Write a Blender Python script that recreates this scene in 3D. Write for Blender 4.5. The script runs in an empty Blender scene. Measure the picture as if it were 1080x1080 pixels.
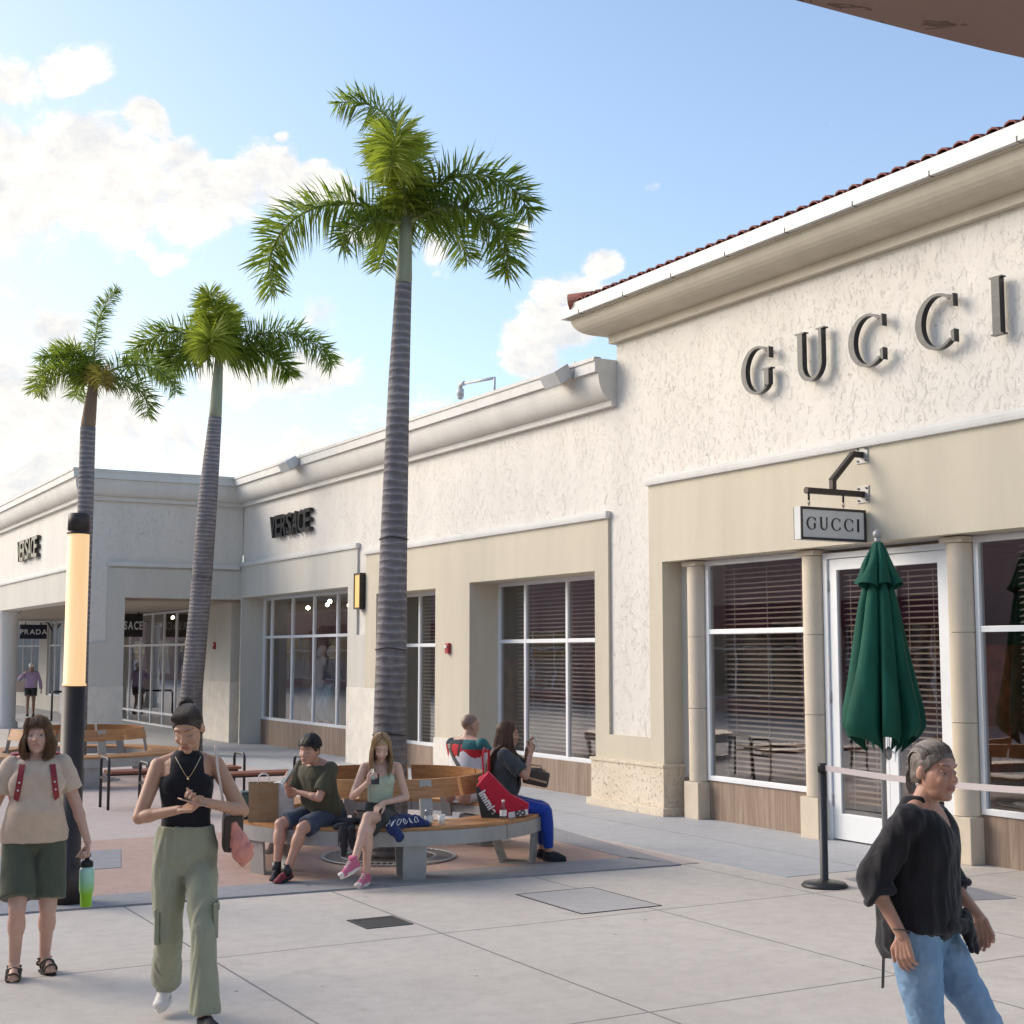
import bpy, bmesh, math, random
import numpy as np
from mathutils import Vector, Matrix, noise, Euler
random.seed(7); rng = np.random.default_rng(7)
R = math.radians; PI = math.pi
sc = bpy.context.scene
col = sc.collection
V = Vector

# ------------------------------------------------------------------ materials
def mat(name, base=(.5,.5,.5), rough=.6, metal=0., spec=.5, build=None):
    m = bpy.data.materials.new(name); m.use_nodes = True
    nt = m.node_tree; b = nt.nodes['Principled BSDF']
    b.inputs['Base Color'].default_value = (*base, 1); b.inputs['Roughness'].default_value = rough
    b.inputs['Metallic'].default_value = metal; b.inputs['Specular IOR Level'].default_value = spec
    if build: build(nt, b)
    return m
def N(nt, t, **k):
    n = nt.nodes.new(t)
    for a, v in k.items():
        if a in n.inputs.keys(): n.inputs[a].default_value = v
        else: setattr(n, a, v)
    return n
def L(nt, a, b): nt.links.new(a, b)
def coords(nt, scale=(1,1,1), kind='Object', rot=(0,0,0)):
    tc = N(nt, 'ShaderNodeTexCoord'); mp = N(nt, 'ShaderNodeMapping')
    mp.inputs['Scale'].default_value = scale; mp.inputs['Rotation'].default_value = rot
    L(nt, tc.outputs[kind], mp.inputs['Vector']); return mp.outputs['Vector']
def ntex(nt, vec, scale, detail=4, rough=.5, dist=0.):
    n = N(nt, 'ShaderNodeTexNoise'); n.inputs['Scale'].default_value = scale
    n.inputs['Detail'].default_value = detail; n.inputs['Roughness'].default_value = rough
    n.inputs['Distortion'].default_value = dist; L(nt, vec, n.inputs['Vector']); return n.outputs['Fac']
def ramp(nt, fac, stops):
    r = N(nt, 'ShaderNodeValToRGB'); e = r.color_ramp.elements
    while len(e) < len(stops): e.new(.5)
    for i, (p, c) in enumerate(stops):
        e[i].position = p; e[i].color = (c, c, c, 1) if isinstance(c, (int, float)) else (*c, 1)
    L(nt, fac, r.inputs['Fac']); return r.outputs['Color']
def mixc(nt, fac, a, b, mode='MIX'):
    m = N(nt, 'ShaderNodeMix', data_type='RGBA', blend_type=mode)
    for i, v in ((0, fac), (6, a), (7, b)):
        if hasattr(v, 'links'): L(nt, v, m.inputs[i])
        elif i == 0: m.inputs[0].default_value = v
        else: m.inputs[i].default_value = (*v, 1)
    return m.outputs[2]
def math_(nt, op, a, b=0.):
    m = N(nt, 'ShaderNodeMath', operation=op)
    for i, v in ((0, a), (1, b)):
        if hasattr(v, 'links'): L(nt, v, m.inputs[i])
        else: m.inputs[i].default_value = v
    return m.outputs[0]
def bump(nt, b, h, dist=.01, strength=1., prev=None):
    n = N(nt, 'ShaderNodeBump'); n.inputs['Distance'].default_value = dist; n.inputs['Strength'].default_value = strength
    L(nt, h, n.inputs['Height'])
    if prev is not None: L(nt, prev, n.inputs['Normal'])
    L(nt, n.outputs['Normal'], b.inputs['Normal']); return n.outputs['Normal']

def varied(c, amt=.12, scale=2., bscale=60, bdist=.002, stretch=(1,1,1)):
    def f(nt, b):
        v = coords(nt, stretch)
        n1 = ntex(nt, v, scale, 6, .6)
        lo = tuple(x*(1-amt) for x in c); hi = tuple(min(1, x*(1+amt)) for x in c)
        L(nt, mixc(nt, ramp(nt, n1, [(.3,0.),(.7,1.)]), lo, hi), b.inputs['Base Color'])
        bump(nt, b, ntex(nt, v, bscale, 4), bdist)
    return f
def skip_trowel(nt, b):
    v = coords(nt, (1, 1, .6))
    a = ntex(nt, v, 12, 8, .66, 1.1); nick = ramp(nt, a, [(.33, 0.), (.42, .8), (.50, 1.)])
    a2 = ntex(nt, v, 24, 6, .6, .6); nick2 = ramp(nt, a2, [(.32, 0.), (.42, 1.)])
    f = ntex(nt, v, 90, 4, .6); w = ntex(nt, v, 2.4, 3, .5)
    msk = ramp(nt, ntex(nt, coords(nt), 1.1, 4, .6), [(.35,.25),(.65,1.)]); h = math_(nt, 'ADD', math_(nt, 'MULTIPLY', math_(nt, 'MULTIPLY', nick, msk), .55), math_(nt, 'MULTIPLY', nick2, .35))
    h = math_(nt, 'ADD', h, math_(nt, 'MULTIPLY', f, .12)); h = math_(nt, 'ADD', h, math_(nt, 'MULTIPLY', w, .8))
    bump(nt, b, h, .017, .85)
    st = ntex(nt, coords(nt, (1, 1, .12)), 2.2, 5, .6)
    L(nt, mixc(nt, ramp(nt, st, [(.35,0.),(.75,1.)]), (.71,.675,.62), (.65,.615,.56)), b.inputs['Base Color'])
M = {}
M['stucco'] = mat('rough_stucco', (.76,.74,.70), .9, 0, .2, skip_trowel)
def smooth_stucco(c):
    def f(nt, b):
        v = coords(nt)
        st = ntex(nt, coords(nt, (1.3,1.3,.16)), 1.6, 6, .62)
        L(nt, mixc(nt, ramp(nt, st, [(.35,0.),(.8,1.)]), c, tuple(x*.86 for x in c)), b.inputs['Base Color'])
        h = math_(nt, 'ADD', ntex(nt, v, 220, 2), math_(nt, 'MULTIPLY', ntex(nt, v, 6, 3), 1.5))
        bump(nt, b, h, .0025, 1.)
    return f
M['beige'] = mat('beige_stucco', (.66,.61,.50), .9, 0, .2, smooth_stucco((.60,.54,.43)))
M['greige'] = mat('pale_grey_stucco', (.66,.63,.56), .9, 0, .2, smooth_stucco((.60,.575,.515)))
M['trim'] = mat('white_painted_trim', (.78,.77,.74), .7, 0, .3, smooth_stucco((.66,.65,.625)))
M['cove'] = mat('cream_painted_cornice', (.68,.63,.54), .75, 0, .3, smooth_stucco((.57,.515,.415)))
M['covew'] = mat('offwhite_painted_cornice', (.72,.70,.66), .75, 0, .3, smooth_stucco((.66,.64,.60)))
M['gutter'] = mat('white_metal_gutter', (.78,.78,.77), .45, .0, .5, varied((.58,.58,.57), .08, 3, 20, .001))
def coquina(nt, b):
    v = coords(nt); n = ntex(nt, v, 2.5, 6, .6)
    vo = N(nt, 'ShaderNodeTexVoronoi'); vo.inputs['Scale'].default_value = 55; L(nt, v, vo.inputs['Vector'])
    nn = ntex(nt, v, 28, 6, .7)
    pit = ramp(nt, nn, [(.33,0.),(.42,1.)])
    c = mixc(nt, ramp(nt, n, [(.3,0.),(.7,1.)]), (.64,.55,.43), (.74,.66,.54))
    c = mixc(nt, ramp(nt, ntex(nt, v, 60, 3), [(.4,0.),(.65,.35)]), c, (.55,.42,.30))
    c = mixc(nt, pit, (.54,.45,.34), c)
    L(nt, c, b.inputs['Base Color']); bump(nt, b, pit, .008)
M['coquina'] = mat('shellstone', (.68,.6,.48), .85, 0, .25, coquina)
M['limestone'] = mat('pale_limestone', (.68,.64,.57), .8, 0, .25, varied((.68,.635,.565), .1, 5, 90, .003))
def woodtile(nt, b):
    v = coords(nt, (9, 9, .55)); n = ntex(nt, v, 2.2, 8, .62, .6)
    n2 = ntex(nt, coords(nt, (40,40,1.4)), 2, 5, .6)
    c = ramp(nt, n, [(.25,(.16,.105,.075)),(.5,(.30,.215,.16)),(.75,(.42,.33,.255))])
    c = mixc(nt, math_(nt, 'MULTIPLY', n2, .45), c, (.17,.12,.09))
    L(nt, c, b.inputs['Base Color']); bump(nt, b, n2, .001)
M['woodtile'] = mat('wood_grain_panel', (.3,.22,.16), .55, 0, .4, woodtile)
def benchwood(nt, b):
    tc = coords(nt, (1,1,14)); n = ntex(nt, tc, 5, 7, .6, .4)
    c = ramp(nt, n, [(.3,(.30,.135,.05)),(.55,(.44,.22,.09)),(.8,(.55,.31,.15))])
    L(nt, c, b.inputs['Base Color']); bump(nt, b, n, .001)
M['benchwood'] = mat('oiled_bench_wood', (.42,.22,.09), .45, 0, .4, benchwood)
M['redwood'] = mat('red_brown_slat_wood', (.25,.08,.04), .45, 0, .4, varied((.24,.085,.045), .25, 4, 40, .001, (1,8,8)))
M['steel'] = mat('grey_painted_steel', (.33,.33,.33), .5, .35, .5, varied((.34,.335,.33), .08, 6, 90, .0006))
M['black'] = mat('black_powder_coat', (.018,.018,.02), .45, 0, .5, varied((.02,.02,.022), .2, 5, 200, .0004))
M['bronze'] = mat('dark_bronze_paint', (.035,.026,.022), .5, .2, .5, varied((.04,.03,.026), .2, 5, 120, .0006))
M['frame'] = mat('white_aluminium_frame', (.76,.78,.80), .35, .1, .5, varied((.76,.78,.80), .04, 2, 60, .0004))
M['slat'] = mat('cream_blind_slats', (.74,.68,.60), .6, 0, .3, varied((.74,.68,.60), .08, 8, 60, .0004))
M['room'] = mat('shop_interior_brown', (.16,.11,.09), .8, 0, .3, varied((.17,.12,.10), .4, 1.2, 30, .002))
M['roomwarm'] = mat('shop_interior_beige', (.42,.33,.24), .8, 0, .3, varied((.44,.35,.26), .2, 1.2, 30, .002))
M['brick'] = mat('orange_display_wall', (.30,.10,.04), .8, 0, .3, varied((.48,.17,.07), .5, 6, 30, .002))
M['ceil'] = mat('soffit_tan', (.42,.36,.30), .9, 0, .2, smooth_stucco((.42,.36,.30)))
def tilef(nt, b):
    v = coords(nt); n = ntex(nt, v, 3.5, 6, .7)
    L(nt, ramp(nt, n, [(.3,(.10,.03,.022)),(.6,(.22,.05,.035)),(.8,(.30,.12,.08))]), b.inputs['Base Color'])
    bump(nt, b, ntex(nt, v, 50, 4), .003)
M['tile'] = mat('red_clay_tile', (.3,.09,.05), .7, 0, .4, tilef)
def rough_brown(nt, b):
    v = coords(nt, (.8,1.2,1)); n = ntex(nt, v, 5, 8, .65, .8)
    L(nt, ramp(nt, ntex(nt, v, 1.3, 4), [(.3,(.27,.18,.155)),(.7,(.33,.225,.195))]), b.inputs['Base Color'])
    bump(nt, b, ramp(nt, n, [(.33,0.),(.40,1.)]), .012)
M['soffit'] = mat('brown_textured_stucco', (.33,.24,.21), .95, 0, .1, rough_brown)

# ground: joint lines at measured spacing
def concrete(c1, c2, joints=False, amp=.12):
    def f(nt, b):
        tc = N(nt, 'ShaderNodeTexCoord'); v = tc.outputs['Object']
        big = ntex(nt, v, .55, 7, .65); fine = ntex(nt, v, 130, 3, .7); mid = ntex(nt, v, 7, 6, .7)
        c = mixc(nt, ramp(nt, big, [(.3,0.),(.7,1.)]), c1, c2)
        c = mixc(nt, ramp(nt, mid, [(.42,0.),(.75,.5)]), c, tuple(x*.72 for x in c1))
        c = mixc(nt, ramp(nt, fine, [(.3,.35),(.5,0.)]), c, tuple(x*.55 for x in c1))
        spot = ntex(nt, v, 9, 2, .4)
        c = mixc(nt, ramp(nt, spot, [(.765,0.),(.78,.8)]), c, (.12,.11,.10))
        stn = ntex(nt, v, 1.7, 9, .75, .5); c = mixc(nt, ramp(nt, stn, [(.56,0.),(.72,.40)]), c, tuple(x*.62 for x in c1))
        h = fine
        if joints:
            sx = N(nt, 'ShaderNodeSeparateXYZ'); L(nt, v, sx.inputs[0])
            wob = math_(nt, 'MULTIPLY', math_(nt, 'SUBTRACT', ntex(nt, v, 6, 3), .5), .008)
            X = math_(nt, 'ADD', sx.outputs[0], wob); Y = math_(nt, 'ADD', sx.outputs[1], wob)
            def line(co, pos, w):
                return math_(nt, 'LESS_THAN', math_(nt, 'ABSOLUTE', math_(nt, 'SUBTRACT', co, pos)), w)
            def per(co, off, p, w):
                t = math_(nt, 'ADD', co, -off); q = math_(nt, 'PINGPONG', t, p/2)
                return math_(nt, 'LESS_THAN', q, w)
            tot = None
            for s in [line(X, p, .008) for p in (-.3, 1.25, 2.84, 4.47, 6.27, 7.80, 9.1)] + [line(Y, p, .008) for p in (-2, .5, 3.5, 6.41, 8.87, 14.6, 17, 19.6, 22.2, 25, 27.6)]:
                tot = s if tot is None else math_(nt, 'MAXIMUM', tot, s)
            c = mixc(nt, math_(nt, 'MULTIPLY', tot, .75), c, (.12,.115,.11))
            h = math_(nt, 'SUBTRACT', math_(nt, 'MULTIPLY', fine, .2), tot)
        L(nt, c, b.inputs['Base Color']); bump(nt, b, h, .004)
        L(nt, ramp(nt, big, [(.3,.62),(.7,.8)]), b.inputs['Roughness'])
    return f
M['ground'] = mat('pale_concrete_paving', (.5,.48,.46), .7, 0, .35, concrete((.52,.47,.42), (.60,.55,.495), True))
M['pink'] = mat('pink_tinted_concrete', (.45,.31,.26), .7, 0, .35, concrete((.42,.285,.235), (.50,.355,.30)))
M['pinkpale'] = mat('pale_pink_concrete', (.5,.4,.36), .7, 0, .35, concrete((.47,.39,.36), (.54,.46,.43)))
M['grey'] = mat('grey_tinted_concrete', (.3,.3,.31), .7, 0, .35, concrete((.27,.27,.285), (.33,.33,.345)))
M['walk'] = mat('blue_grey_walkway_concrete', (.4,.41,.43), .6, 0, .4, concrete((.40,.41,.43), (.46,.465,.48), True))

def glassf(tint, gl=.13):
    m = bpy.data.materials.new('window_glass'); m.use_nodes = True; nt = m.node_tree; nt.nodes.clear()
    o = N(nt, 'ShaderNodeOutputMaterial'); g = N(nt, 'ShaderNodeBsdfGlossy'); t = N(nt, 'ShaderNodeBsdfTransparent')
    g.inputs['Roughness'].default_value = .015; g.inputs['Color'].default_value = (.95,.96,1,1)
    t.inputs['Color'].default_value = (*tint, 1)
    fr = N(nt, 'ShaderNodeFresnel'); fr.inputs['IOR'].default_value = 1.55
    k = math_(nt, 'ADD', math_(nt, 'MULTIPLY', fr.outputs[0], 1.3), gl); ge = N(nt, 'ShaderNodeNewGeometry'); k = math_(nt, 'MULTIPLY', k, math_(nt, 'SUBTRACT', 1., ge.outputs['Backfacing']))
    v = coords(nt, (1,1,1)); bn = N(nt, 'ShaderNodeBump'); bn.inputs['Distance'].default_value = .004; bn.inputs['Strength'].default_value = .25
    L(nt, ntex(nt, v, 2.2, 1), bn.inputs['Height']); L(nt, bn.outputs[0], g.inputs['Normal'])
    mx = N(nt, 'ShaderNodeMixShader'); L(nt, k, mx.inputs[0]); L(nt, t.outputs[0], mx.inputs[1]); L(nt, g.outputs[0], mx.inputs[2])
    L(nt, mx.outputs[0], o.inputs[0]); return m
M['glass'] = glassf((.74,.72,.71))
M['clear'] = glassf((.85,.87,.88), .03)
def emis(name, c, s, build=None):
    m = mat(name, c, .5); b = m.node_tree.nodes['Principled BSDF']
    b.inputs['Emission Color'].default_value = (*c, 1); b.inputs['Emission Strength'].default_value = s
    if build: build(m.node_tree, b)
    return m

# ------------------------------------------------------------------ mesh collector
class MB:
    def __init__(s): s.v = []; s.f = []; s.sm = []
    def add(s, vs, fs, smooth=False):
        o = len(s.v); s.v += [tuple(p) for p in vs]
        for f in fs: s.f.append(tuple(i+o for i in f)); s.sm.append(smooth)
        return s
    def box(s, x0, y0, z0, x1, y1, z1, bev=0.):
        if x0 > x1: x0, x1 = x1, x0
        if y0 > y1: y0, y1 = y1, y0
        if z0 > z1: z0, z1 = z1, z0
        if bev > 0:
            bm = bmesh.new(); bmesh.ops.create_cube(bm, size=1.)
            for v in bm.verts: v.co = V(((x0+x1)/2+v.co.x*(x1-x0), (y0+y1)/2+v.co.y*(y1-y0), (z0+z1)/2+v.co.z*(z1-z0)))
            bmesh.ops.bevel(bm, geom=bm.edges[:], offset=bev, segments=2, affect='EDGES', profile=.7)
            bm.verts.index_update(); s.add([v.co for v in bm.verts], [[v.index for v in f.verts] for f in bm.faces]); bm.free(); return s
        v = [(x0,y0,z0),(x1,y0,z0),(x1,y1,z0),(x0,y1,z0),(x0,y0,z1),(x1,y0,z1),(x1,y1,z1),(x0,y1,z1)]
        return s.add(v, [(0,3,2,1),(4,5,6,7),(0,1,5,4),(1,2,6,5),(2,3,7,6),(3,0,4,7)])
    def obox(s, c, u, v, w, bev=0.):
        """oriented box: centre c, half-axis vectors u,v,w"""
        t = MB().box(-1,-1,-1,1,1,1) if not bev else MB().box(-1,-1,-1,1,1,1,bev)
        c, u, v, w = V(c), V(u), V(v), V(w)
        return s.add([c+u*p[0]+v*p[1]+w*p[2] for p in t.v], t.f)
    def bar(s, a, b, w, h, up=(0,0,1), bev=0):
        a, b = V(a), V(b); d = (b-a); l = d.length; d = d/l; up = V(up)
        side = d.cross(up)
        if side.length < 1e-4: side = d.cross(V((1,0,0)))
        side.normalize(); up = side.cross(d).normalized()
        return s.obox((a+b)/2, d*l/2, side*w/2, up*h/2)
    def tube(s, pts, rad, n=10, cap=True, smooth=True, flat=1.):
        pts = [V(p) for p in pts]; k = len(pts)
        if not hasattr(rad, '__len__'): rad = [rad]*k
        t = (pts[1]-pts[0]).normalized(); a = t.orthogonal().normalized(); vs = []
        for i, p in enumerate(pts):
            t2 = (pts[min(i+1,k-1)]-pts[max(i-1,0)]).normalized()
            a = (a - t2*a.dot(t2)).normalized(); b = t2.cross(a)
            for j in range(n):
                q = 2*PI*j/n; vs.append(p + a*math.cos(q)*rad[i] + b*math.sin(q)*rad[i]*flat)
        fs = [(i*n+j, i*n+(j+1)%n, (i+1)*n+(j+1)%n, (i+1)*n+j) for i in range(k-1) for j in range(n)]
        s.add(vs, fs, smooth)
        if cap:
            o = len(s.v)-len(vs); s.f.append(tuple(o+j for j in reversed(range(n)))); s.sm.append(False)
            s.f.append(tuple(o+(k-1)*n+j for j in range(n))); s.sm.append(False)
        return s
    def lathe(s, c, prof, n=32, smooth=True, a0=0, a1=2*PI):
        full = abs(a1-a0-2*PI) < 1e-6; m = n if full else n+1; vs = []
        for r, z in prof:
            for j in range(m):
                q = a0+(a1-a0)*j/n; vs.append((c[0]+r*math.cos(q), c[1]+r*math.sin(q), c[2]+z))
        k = len(prof)
        fs = [(i*m+j, i*m+(j+1)%m, (i+1)*m+(j+1)%m, (i+1)*m+j) for i in range(k-1) for j in range(n)]
        o = len(s.f); s.add(vs, fs, smooth)
        for i in range(k-1):
            if abs(prof[i][1]-prof[i+1][1]) < 1e-4 or (smooth and (abs(prof[i][0]-prof[i+1][0]) < 1e-6)):
                fl = abs(prof[i][1]-prof[i+1][1]) < 1e-4
                for j in range(n): s.sm[o+i*n+j] = not fl
        return s
    def prism(s, poly, axis, a, b):
        """poly: 2D points; axis 0/1/2 the extrusion axis; remaining coords in order"""
        def P(p, t):
            q = list(p); q.insert(axis, t); return tuple(q)
        n = len(poly); vs = [P(p, a) for p in poly]+[P(p, b) for p in poly]
        fs = [tuple(range(n)), tuple(reversed(range(n, 2*n)))]+[(i, (i+1)%n+0, (i+1)%n+n, i+n) for i in range(n)]
        return s.add(vs, fs)
    def sphere(s, c, r, n=16, m=10):
        if not hasattr(r, '__len__'): r = (r,r,r)
        vs = [(c[0], c[1], c[2]-r[2])]
        for i in range(1, m):
            a = PI*i/m
            for j in range(n):
                q = 2*PI*j/n; vs.append((c[0]+r[0]*math.sin(a)*math.cos(q), c[1]+r[1]*math.sin(a)*math.sin(q), c[2]-r[2]*math.cos(a)))
        vs.append((c[0], c[1], c[2]+r[2])); fs = []
        for j in range(n): fs.append((0, 1+(j+1)%n, 1+j))
        for i in range(m-2):
            for j in range(n): fs.append((1+i*n+j, 1+i*n+(j+1)%n, 1+(i+1)*n+(j+1)%n, 1+(i+1)*n+j))
        o = 1+(m-2)*n
        for j in range(n): fs.append((o+j, o+(j+1)%n, len(vs)-1))
        return s.add(vs, fs, True)
    def move(s, d, rz=0, pivot=(0,0,0)):
        m = Matrix.Translation(V(d)+V(pivot)) @ Matrix.Rotation(rz, 4, 'Z') @ Matrix.Translation(-V(pivot))
        s.v = [tuple(m @ V(p)) for p in s.v]; return s
    def xf(s, m):
        s.v = [tuple(m @ V(p)) for p in s.v]; return s
    def build(s, name, m, parent=None, fix=True):
        me = bpy.data.meshes.new(name); me.from_pydata(s.v, [], s.f); me.polygons.foreach_set('use_smooth', s.sm)
        if fix:
            bm = bmesh.new(); bm.from_mesh(me); bmesh.ops.recalc_face_normals(bm, faces=bm.faces[:]); bm.to_mesh(me); bm.free()
        me.materials.append(m); o = bpy.data.objects.new(name, me); col.objects.link(o)
        if parent is not None: o.parent = parent
        return o
def T(o, label=None, cat=None, group=None, kind=None):
    if label: o['label'] = label
    if cat: o['category'] = cat
    if group: o['group'] = group
    if kind: o['kind'] = kind
    return o
def thing(name, label, cat, loc=(0,0,0), rz=0, group=None):
    o = bpy.data.objects.new(name, None); o.empty_display_size = .2; col.objects.link(o)
    o.location = loc; o.rotation_euler = (0,0,rz); return T(o, label, cat, group)
def kids(o): return [c for c in bpy.data.objects if c.parent == o]
def copy_tree(o, parent=None):
    c = o.copy(); col.objects.link(c)
    if parent is not None: c.parent = parent
    for ch in kids(o): copy_tree(ch, c)
    return c
def slab_grid(us, vs, filled, w0, w1, axis):
    """wall sheet with openings. axis 0: u=Y v=Z, thickness along X. axis 1: u=X v=Z, thickness along Y"""
    mb = MB()
    def P(u, v, w): return (w, u, v) if axis == 0 else (u, w, v)
    idx = {}
    def vid(i, j, k):
        q = (i, j, k)
        if q not in idx: idx[q] = len(mb.v); mb.v.append(P(us[i], vs[j], (w0, w1)[k]))
        return idx[q]
    F = lambda i, j: 0 <= i < len(us)-1 and 0 <= j < len(vs)-1 and filled((us[i]+us[i+1])/2, (vs[j]+vs[j+1])/2)
    for i in range(len(us)-1):
        for j in range(len(vs)-1):
            if not F(i, j): continue
            for k in (0, 1): mb.f.append((vid(i,j,k), vid(i+1,j,k), vid(i+1,j+1,k), vid(i,j+1,k)))
            if not F(i-1,j): mb.f.append((vid(i,j,0), vid(i,j+1,0), vid(i,j+1,1), vid(i,j,1)))
            if not F(i+1,j): mb.f.append((vid(i+1,j,0), vid(i+1,j+1,0), vid(i+1,j+1,1), vid(i+1,j,1)))
            if not F(i,j-1): mb.f.append((vid(i,j,0), vid(i+1,j,0), vid(i+1,j,1), vid(i,j,1)))
            if not F(i,j+1): mb.f.append((vid(i,j+1,0), vid(i+1,j+1,0), vid(i+1,j+1,1), vid(i,j+1,1)))
    mb.sm = [False]*len(mb.f); return mb
def wall(u0, u1, v0, v1, holes, w0, w1, axis=0):
    us = sorted({u0, u1, *[h[0] for h in holes], *[h[1] for h in holes]}); vs = sorted({v0, v1, *[h[2] for h in holes], *[h[3] for h in holes]})
    us = [u for u in us if u0 <= u <= u1]; vs = [v for v in vs if v0 <= v <= v1]
    return slab_grid(us, vs, lambda u, v: not any(h[0] < u < h[1] and h[2] < v < h[3] for h in holes), w0, w1, axis)
def sweep(profile, path, closed_ends=True):
    """profile: (offset outward, z); path: list of (x,y, nx,ny) with mitred outward normal (scaled)"""
    mb = MB(); n = len(profile)
    vs = [(x+nx*p, y+ny*p, z) for (x, y, nx, ny) in path for (p, z) in profile]
    fs = [(i*n+j, i*n+(j+1)%n, (i+1)*n+(j+1)%n, (i+1)*n+j) for i in range(len(path)-1) for j in range(n)]
    mb.add(vs, fs)
    if closed_ends:
        mb.add(vs[:n], [tuple(range(n))]); mb.add(vs[-n:], [tuple(reversed(range(n)))])
    return mb
def text_mesh(s, size, depth, bold=0., sx=1., space=1.):
    """letters as separate MBs in the XZ plane (facing -Y), starting at x=0"""
    out = []; x = 0
    for ch in s:
        cu = bpy.data.curves.new('t', 'FONT'); cu.body = ch; cu.size = size; cu.extrude = depth/2; cu.offset = bold; cu.resolution_u = 6
        o = bpy.data.objects.new('t', cu); col.objects.link(o)
        dg = bpy.context.evaluated_depsgraph_get(); me = bpy.data.meshes.new_from_object(o.evaluated_get(dg))
        mb = MB(); 
        if len(me.vertices):
            xs = [v.co.x for v in me.vertices]; x0, x1 = min(xs), max(xs)
            mb.add([((v.co.x-x0)*sx+x, -v.co.z, v.co.y) for v in me.vertices], [tuple(p.vertices) for p in me.polygons])
            x += (x1-x0)*sx + size*.13*space*max(sx,.5)
        else: x += size*.3*sx
        out.append(mb)
        bpy.data.objects.remove(o); bpy.data.curves.remove(cu); bpy.data.meshes.remove(me)
    return out, x
M['limestone2'] = mat('tan_cast_stone', (.6,.5,.38), .85, 0, .25, varied((.60,.52,.415), .05, 5, 120, .003))
# ------------------------------------------------------------------ ground
g = MB()
xs = [-400,-60,-20,-5,8.1]; g.add([(-400,-300,0),(400,-300,0),(400,500,0),(-400,500,0)], [(0,1,2,3)])
T(g.build('plaza_pavement', M['ground']), 'pale concrete plaza paving with thin joints', None, None, 'structure')
def sheet(name, polys, m, z):
    mb = MB()
    for p in polys: mb.prism(p, 2, -.05, z)
    return T(mb.build(name, m), None, None, None, 'structure')
sheet('walkway', [[(8.12,9.6),(9.9,9.6),(12.5,9.6),(12.5,60),(6.7,60),(6.7,29.3),(8.12,26)]], M['walk'], .004)
sheet('paving_band', [[(-8,11.75),(7.98,10.63),(8.12,13.5),(8.12,24.5),(-8,24.5)]], M['pinkpale'], .006)
sheet('pink_paving', [[(-8,12.25),(2.9,11.5),(6.4,11.28),(7.55,11.2),(7.62,12.8),(7.4,14.9),(3.6,14.9),(-8,14.9)]], M['pink'], .010)
sheet('grey_paving', [[(-8,11.78),(2.76,10.99),(7.75,10.60),(7.6,11.196),(6.4,11.276),(2.9,11.496),(-8,12.246)],
    [(7.754,10.60),(8.16,13.5),(8.2,20),(7.7,20),(7.624,12.8),(7.554,11.2)], [(-8,12.9),(3.3,12.9),(3.6,14.1),(-8,14.1)]], M['grey'], .014)
sheet('grey_walk_patch', [[(8.3,8.1),(9.0,7.9),(9.2,9.2),(8.5,9.3)]], M['grey'], .004)

# ------------------------------------------------------------------ shop buildings
FX, GX, WX = 9.90, 10.20, 10.42      # front plane, boutique glazing plane, wing glazing plane
def frame_grid(parent, y0, y1, z0, z1, x, my, mz, w=.055, d=.07, glass='glass', name='window', blind=None, jitter=0):
    """aluminium frame in plane X=x with mullions at my, rails at mz; glass pane; blinds behind"""
    f = MB(); e = w
    f.box(x-d/2, y0, z0, x+d/2, y0+e, z1, .004); f.box(x-d/2, y1-e, z0, x+d/2, y1, z1, .004)
    f.box(x-d/2, y0+e, z0, x+d/2, y1-e, z0+e, .004); f.box(x-d/2, y0+e, z1-e, x+d/2, y1-e, z1, .004)
    for m_ in my: f.box(x-d/2+.003, m_-w/2, z0+e, x+d/2-.003, m_+w/2, z1-e, .003)
    for m_ in mz: f.box(x-d/2+.006, y0+e, m_-w/2, x+d/2-.006, y1-e, m_+w/2, .003)
    wo = f.build(name, M['frame'], parent)
    p = MB().box(x-.004, y0+e/2, z0+e/2, x+.004, y1-e/2, z1-e/2).build('pane', M[glass], wo)
    if blind:
        b = MB(); z = z1-.1; bx = x+.16
        ys = sorted(blind)
        while z > z0+.06:
            for (a, c) in ys:
                dz = random.uniform(-.003,.003)
                b.add([(bx-.02,a,z-.004+dz),(bx+.024,a,z+.013+dz),(bx+.024,c,z+.013+dz),(bx-.02,c,z-.004+dz),(bx-.02,a,z-.008+dz),(bx+.024,a,z+.009+dz),(bx+.024,c,z+.009+dz),(bx-.02,c,z-.008+dz)],
                      [(0,1,2,3),(7,6,5,4),(0,3,7,4),(1,0,4,5),(2,1,5,6),(3,2,6,7)])
            z -= .058
        for (a, c) in ys:
            for k in (.15,.5,.85): q = a+(c-a)*k; b.box(bx-.024, q-.004, z0+.05, bx-.022, q+.004, z1-.08)
        b.build('blind', M['slat'], wo)
    return wo
# Boutique (tall block with tiled roof)
bt = thing('boutique_building', 'tall stucco boutique with red tiled roof and big serif lettering on its wall', 'building', (FX, 10, 0))
def P(mb, name, m, root=None):     # build at world coordinates under a thing
    root = root or bt; o = mb.build(name, m); o.parent = root; o.matrix_parent_inverse = Matrix.Translation(-root.location) if root.rotation_euler.z == 0 else root.matrix_basis.inverted(); return o
Y0 = 3.0
hole = [(Y0-1, 13.848, -.1, 3.0)]
P(wall(Y0, 14.118, 0, 5.9, [(Y0-1, 14.2, -.1, 3.95)], FX+.04, 10.9), 'wall', M['stucco'])
P(wall(Y0, 14.12, 0, 3.96, hole, FX, 10.85), 'wall_panel', M['beige'])
P(MB().box(FX-.045, Y0, 3.94, FX+.045, 14.16, 4.045, .035), 'moulding', M['trim'])
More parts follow.
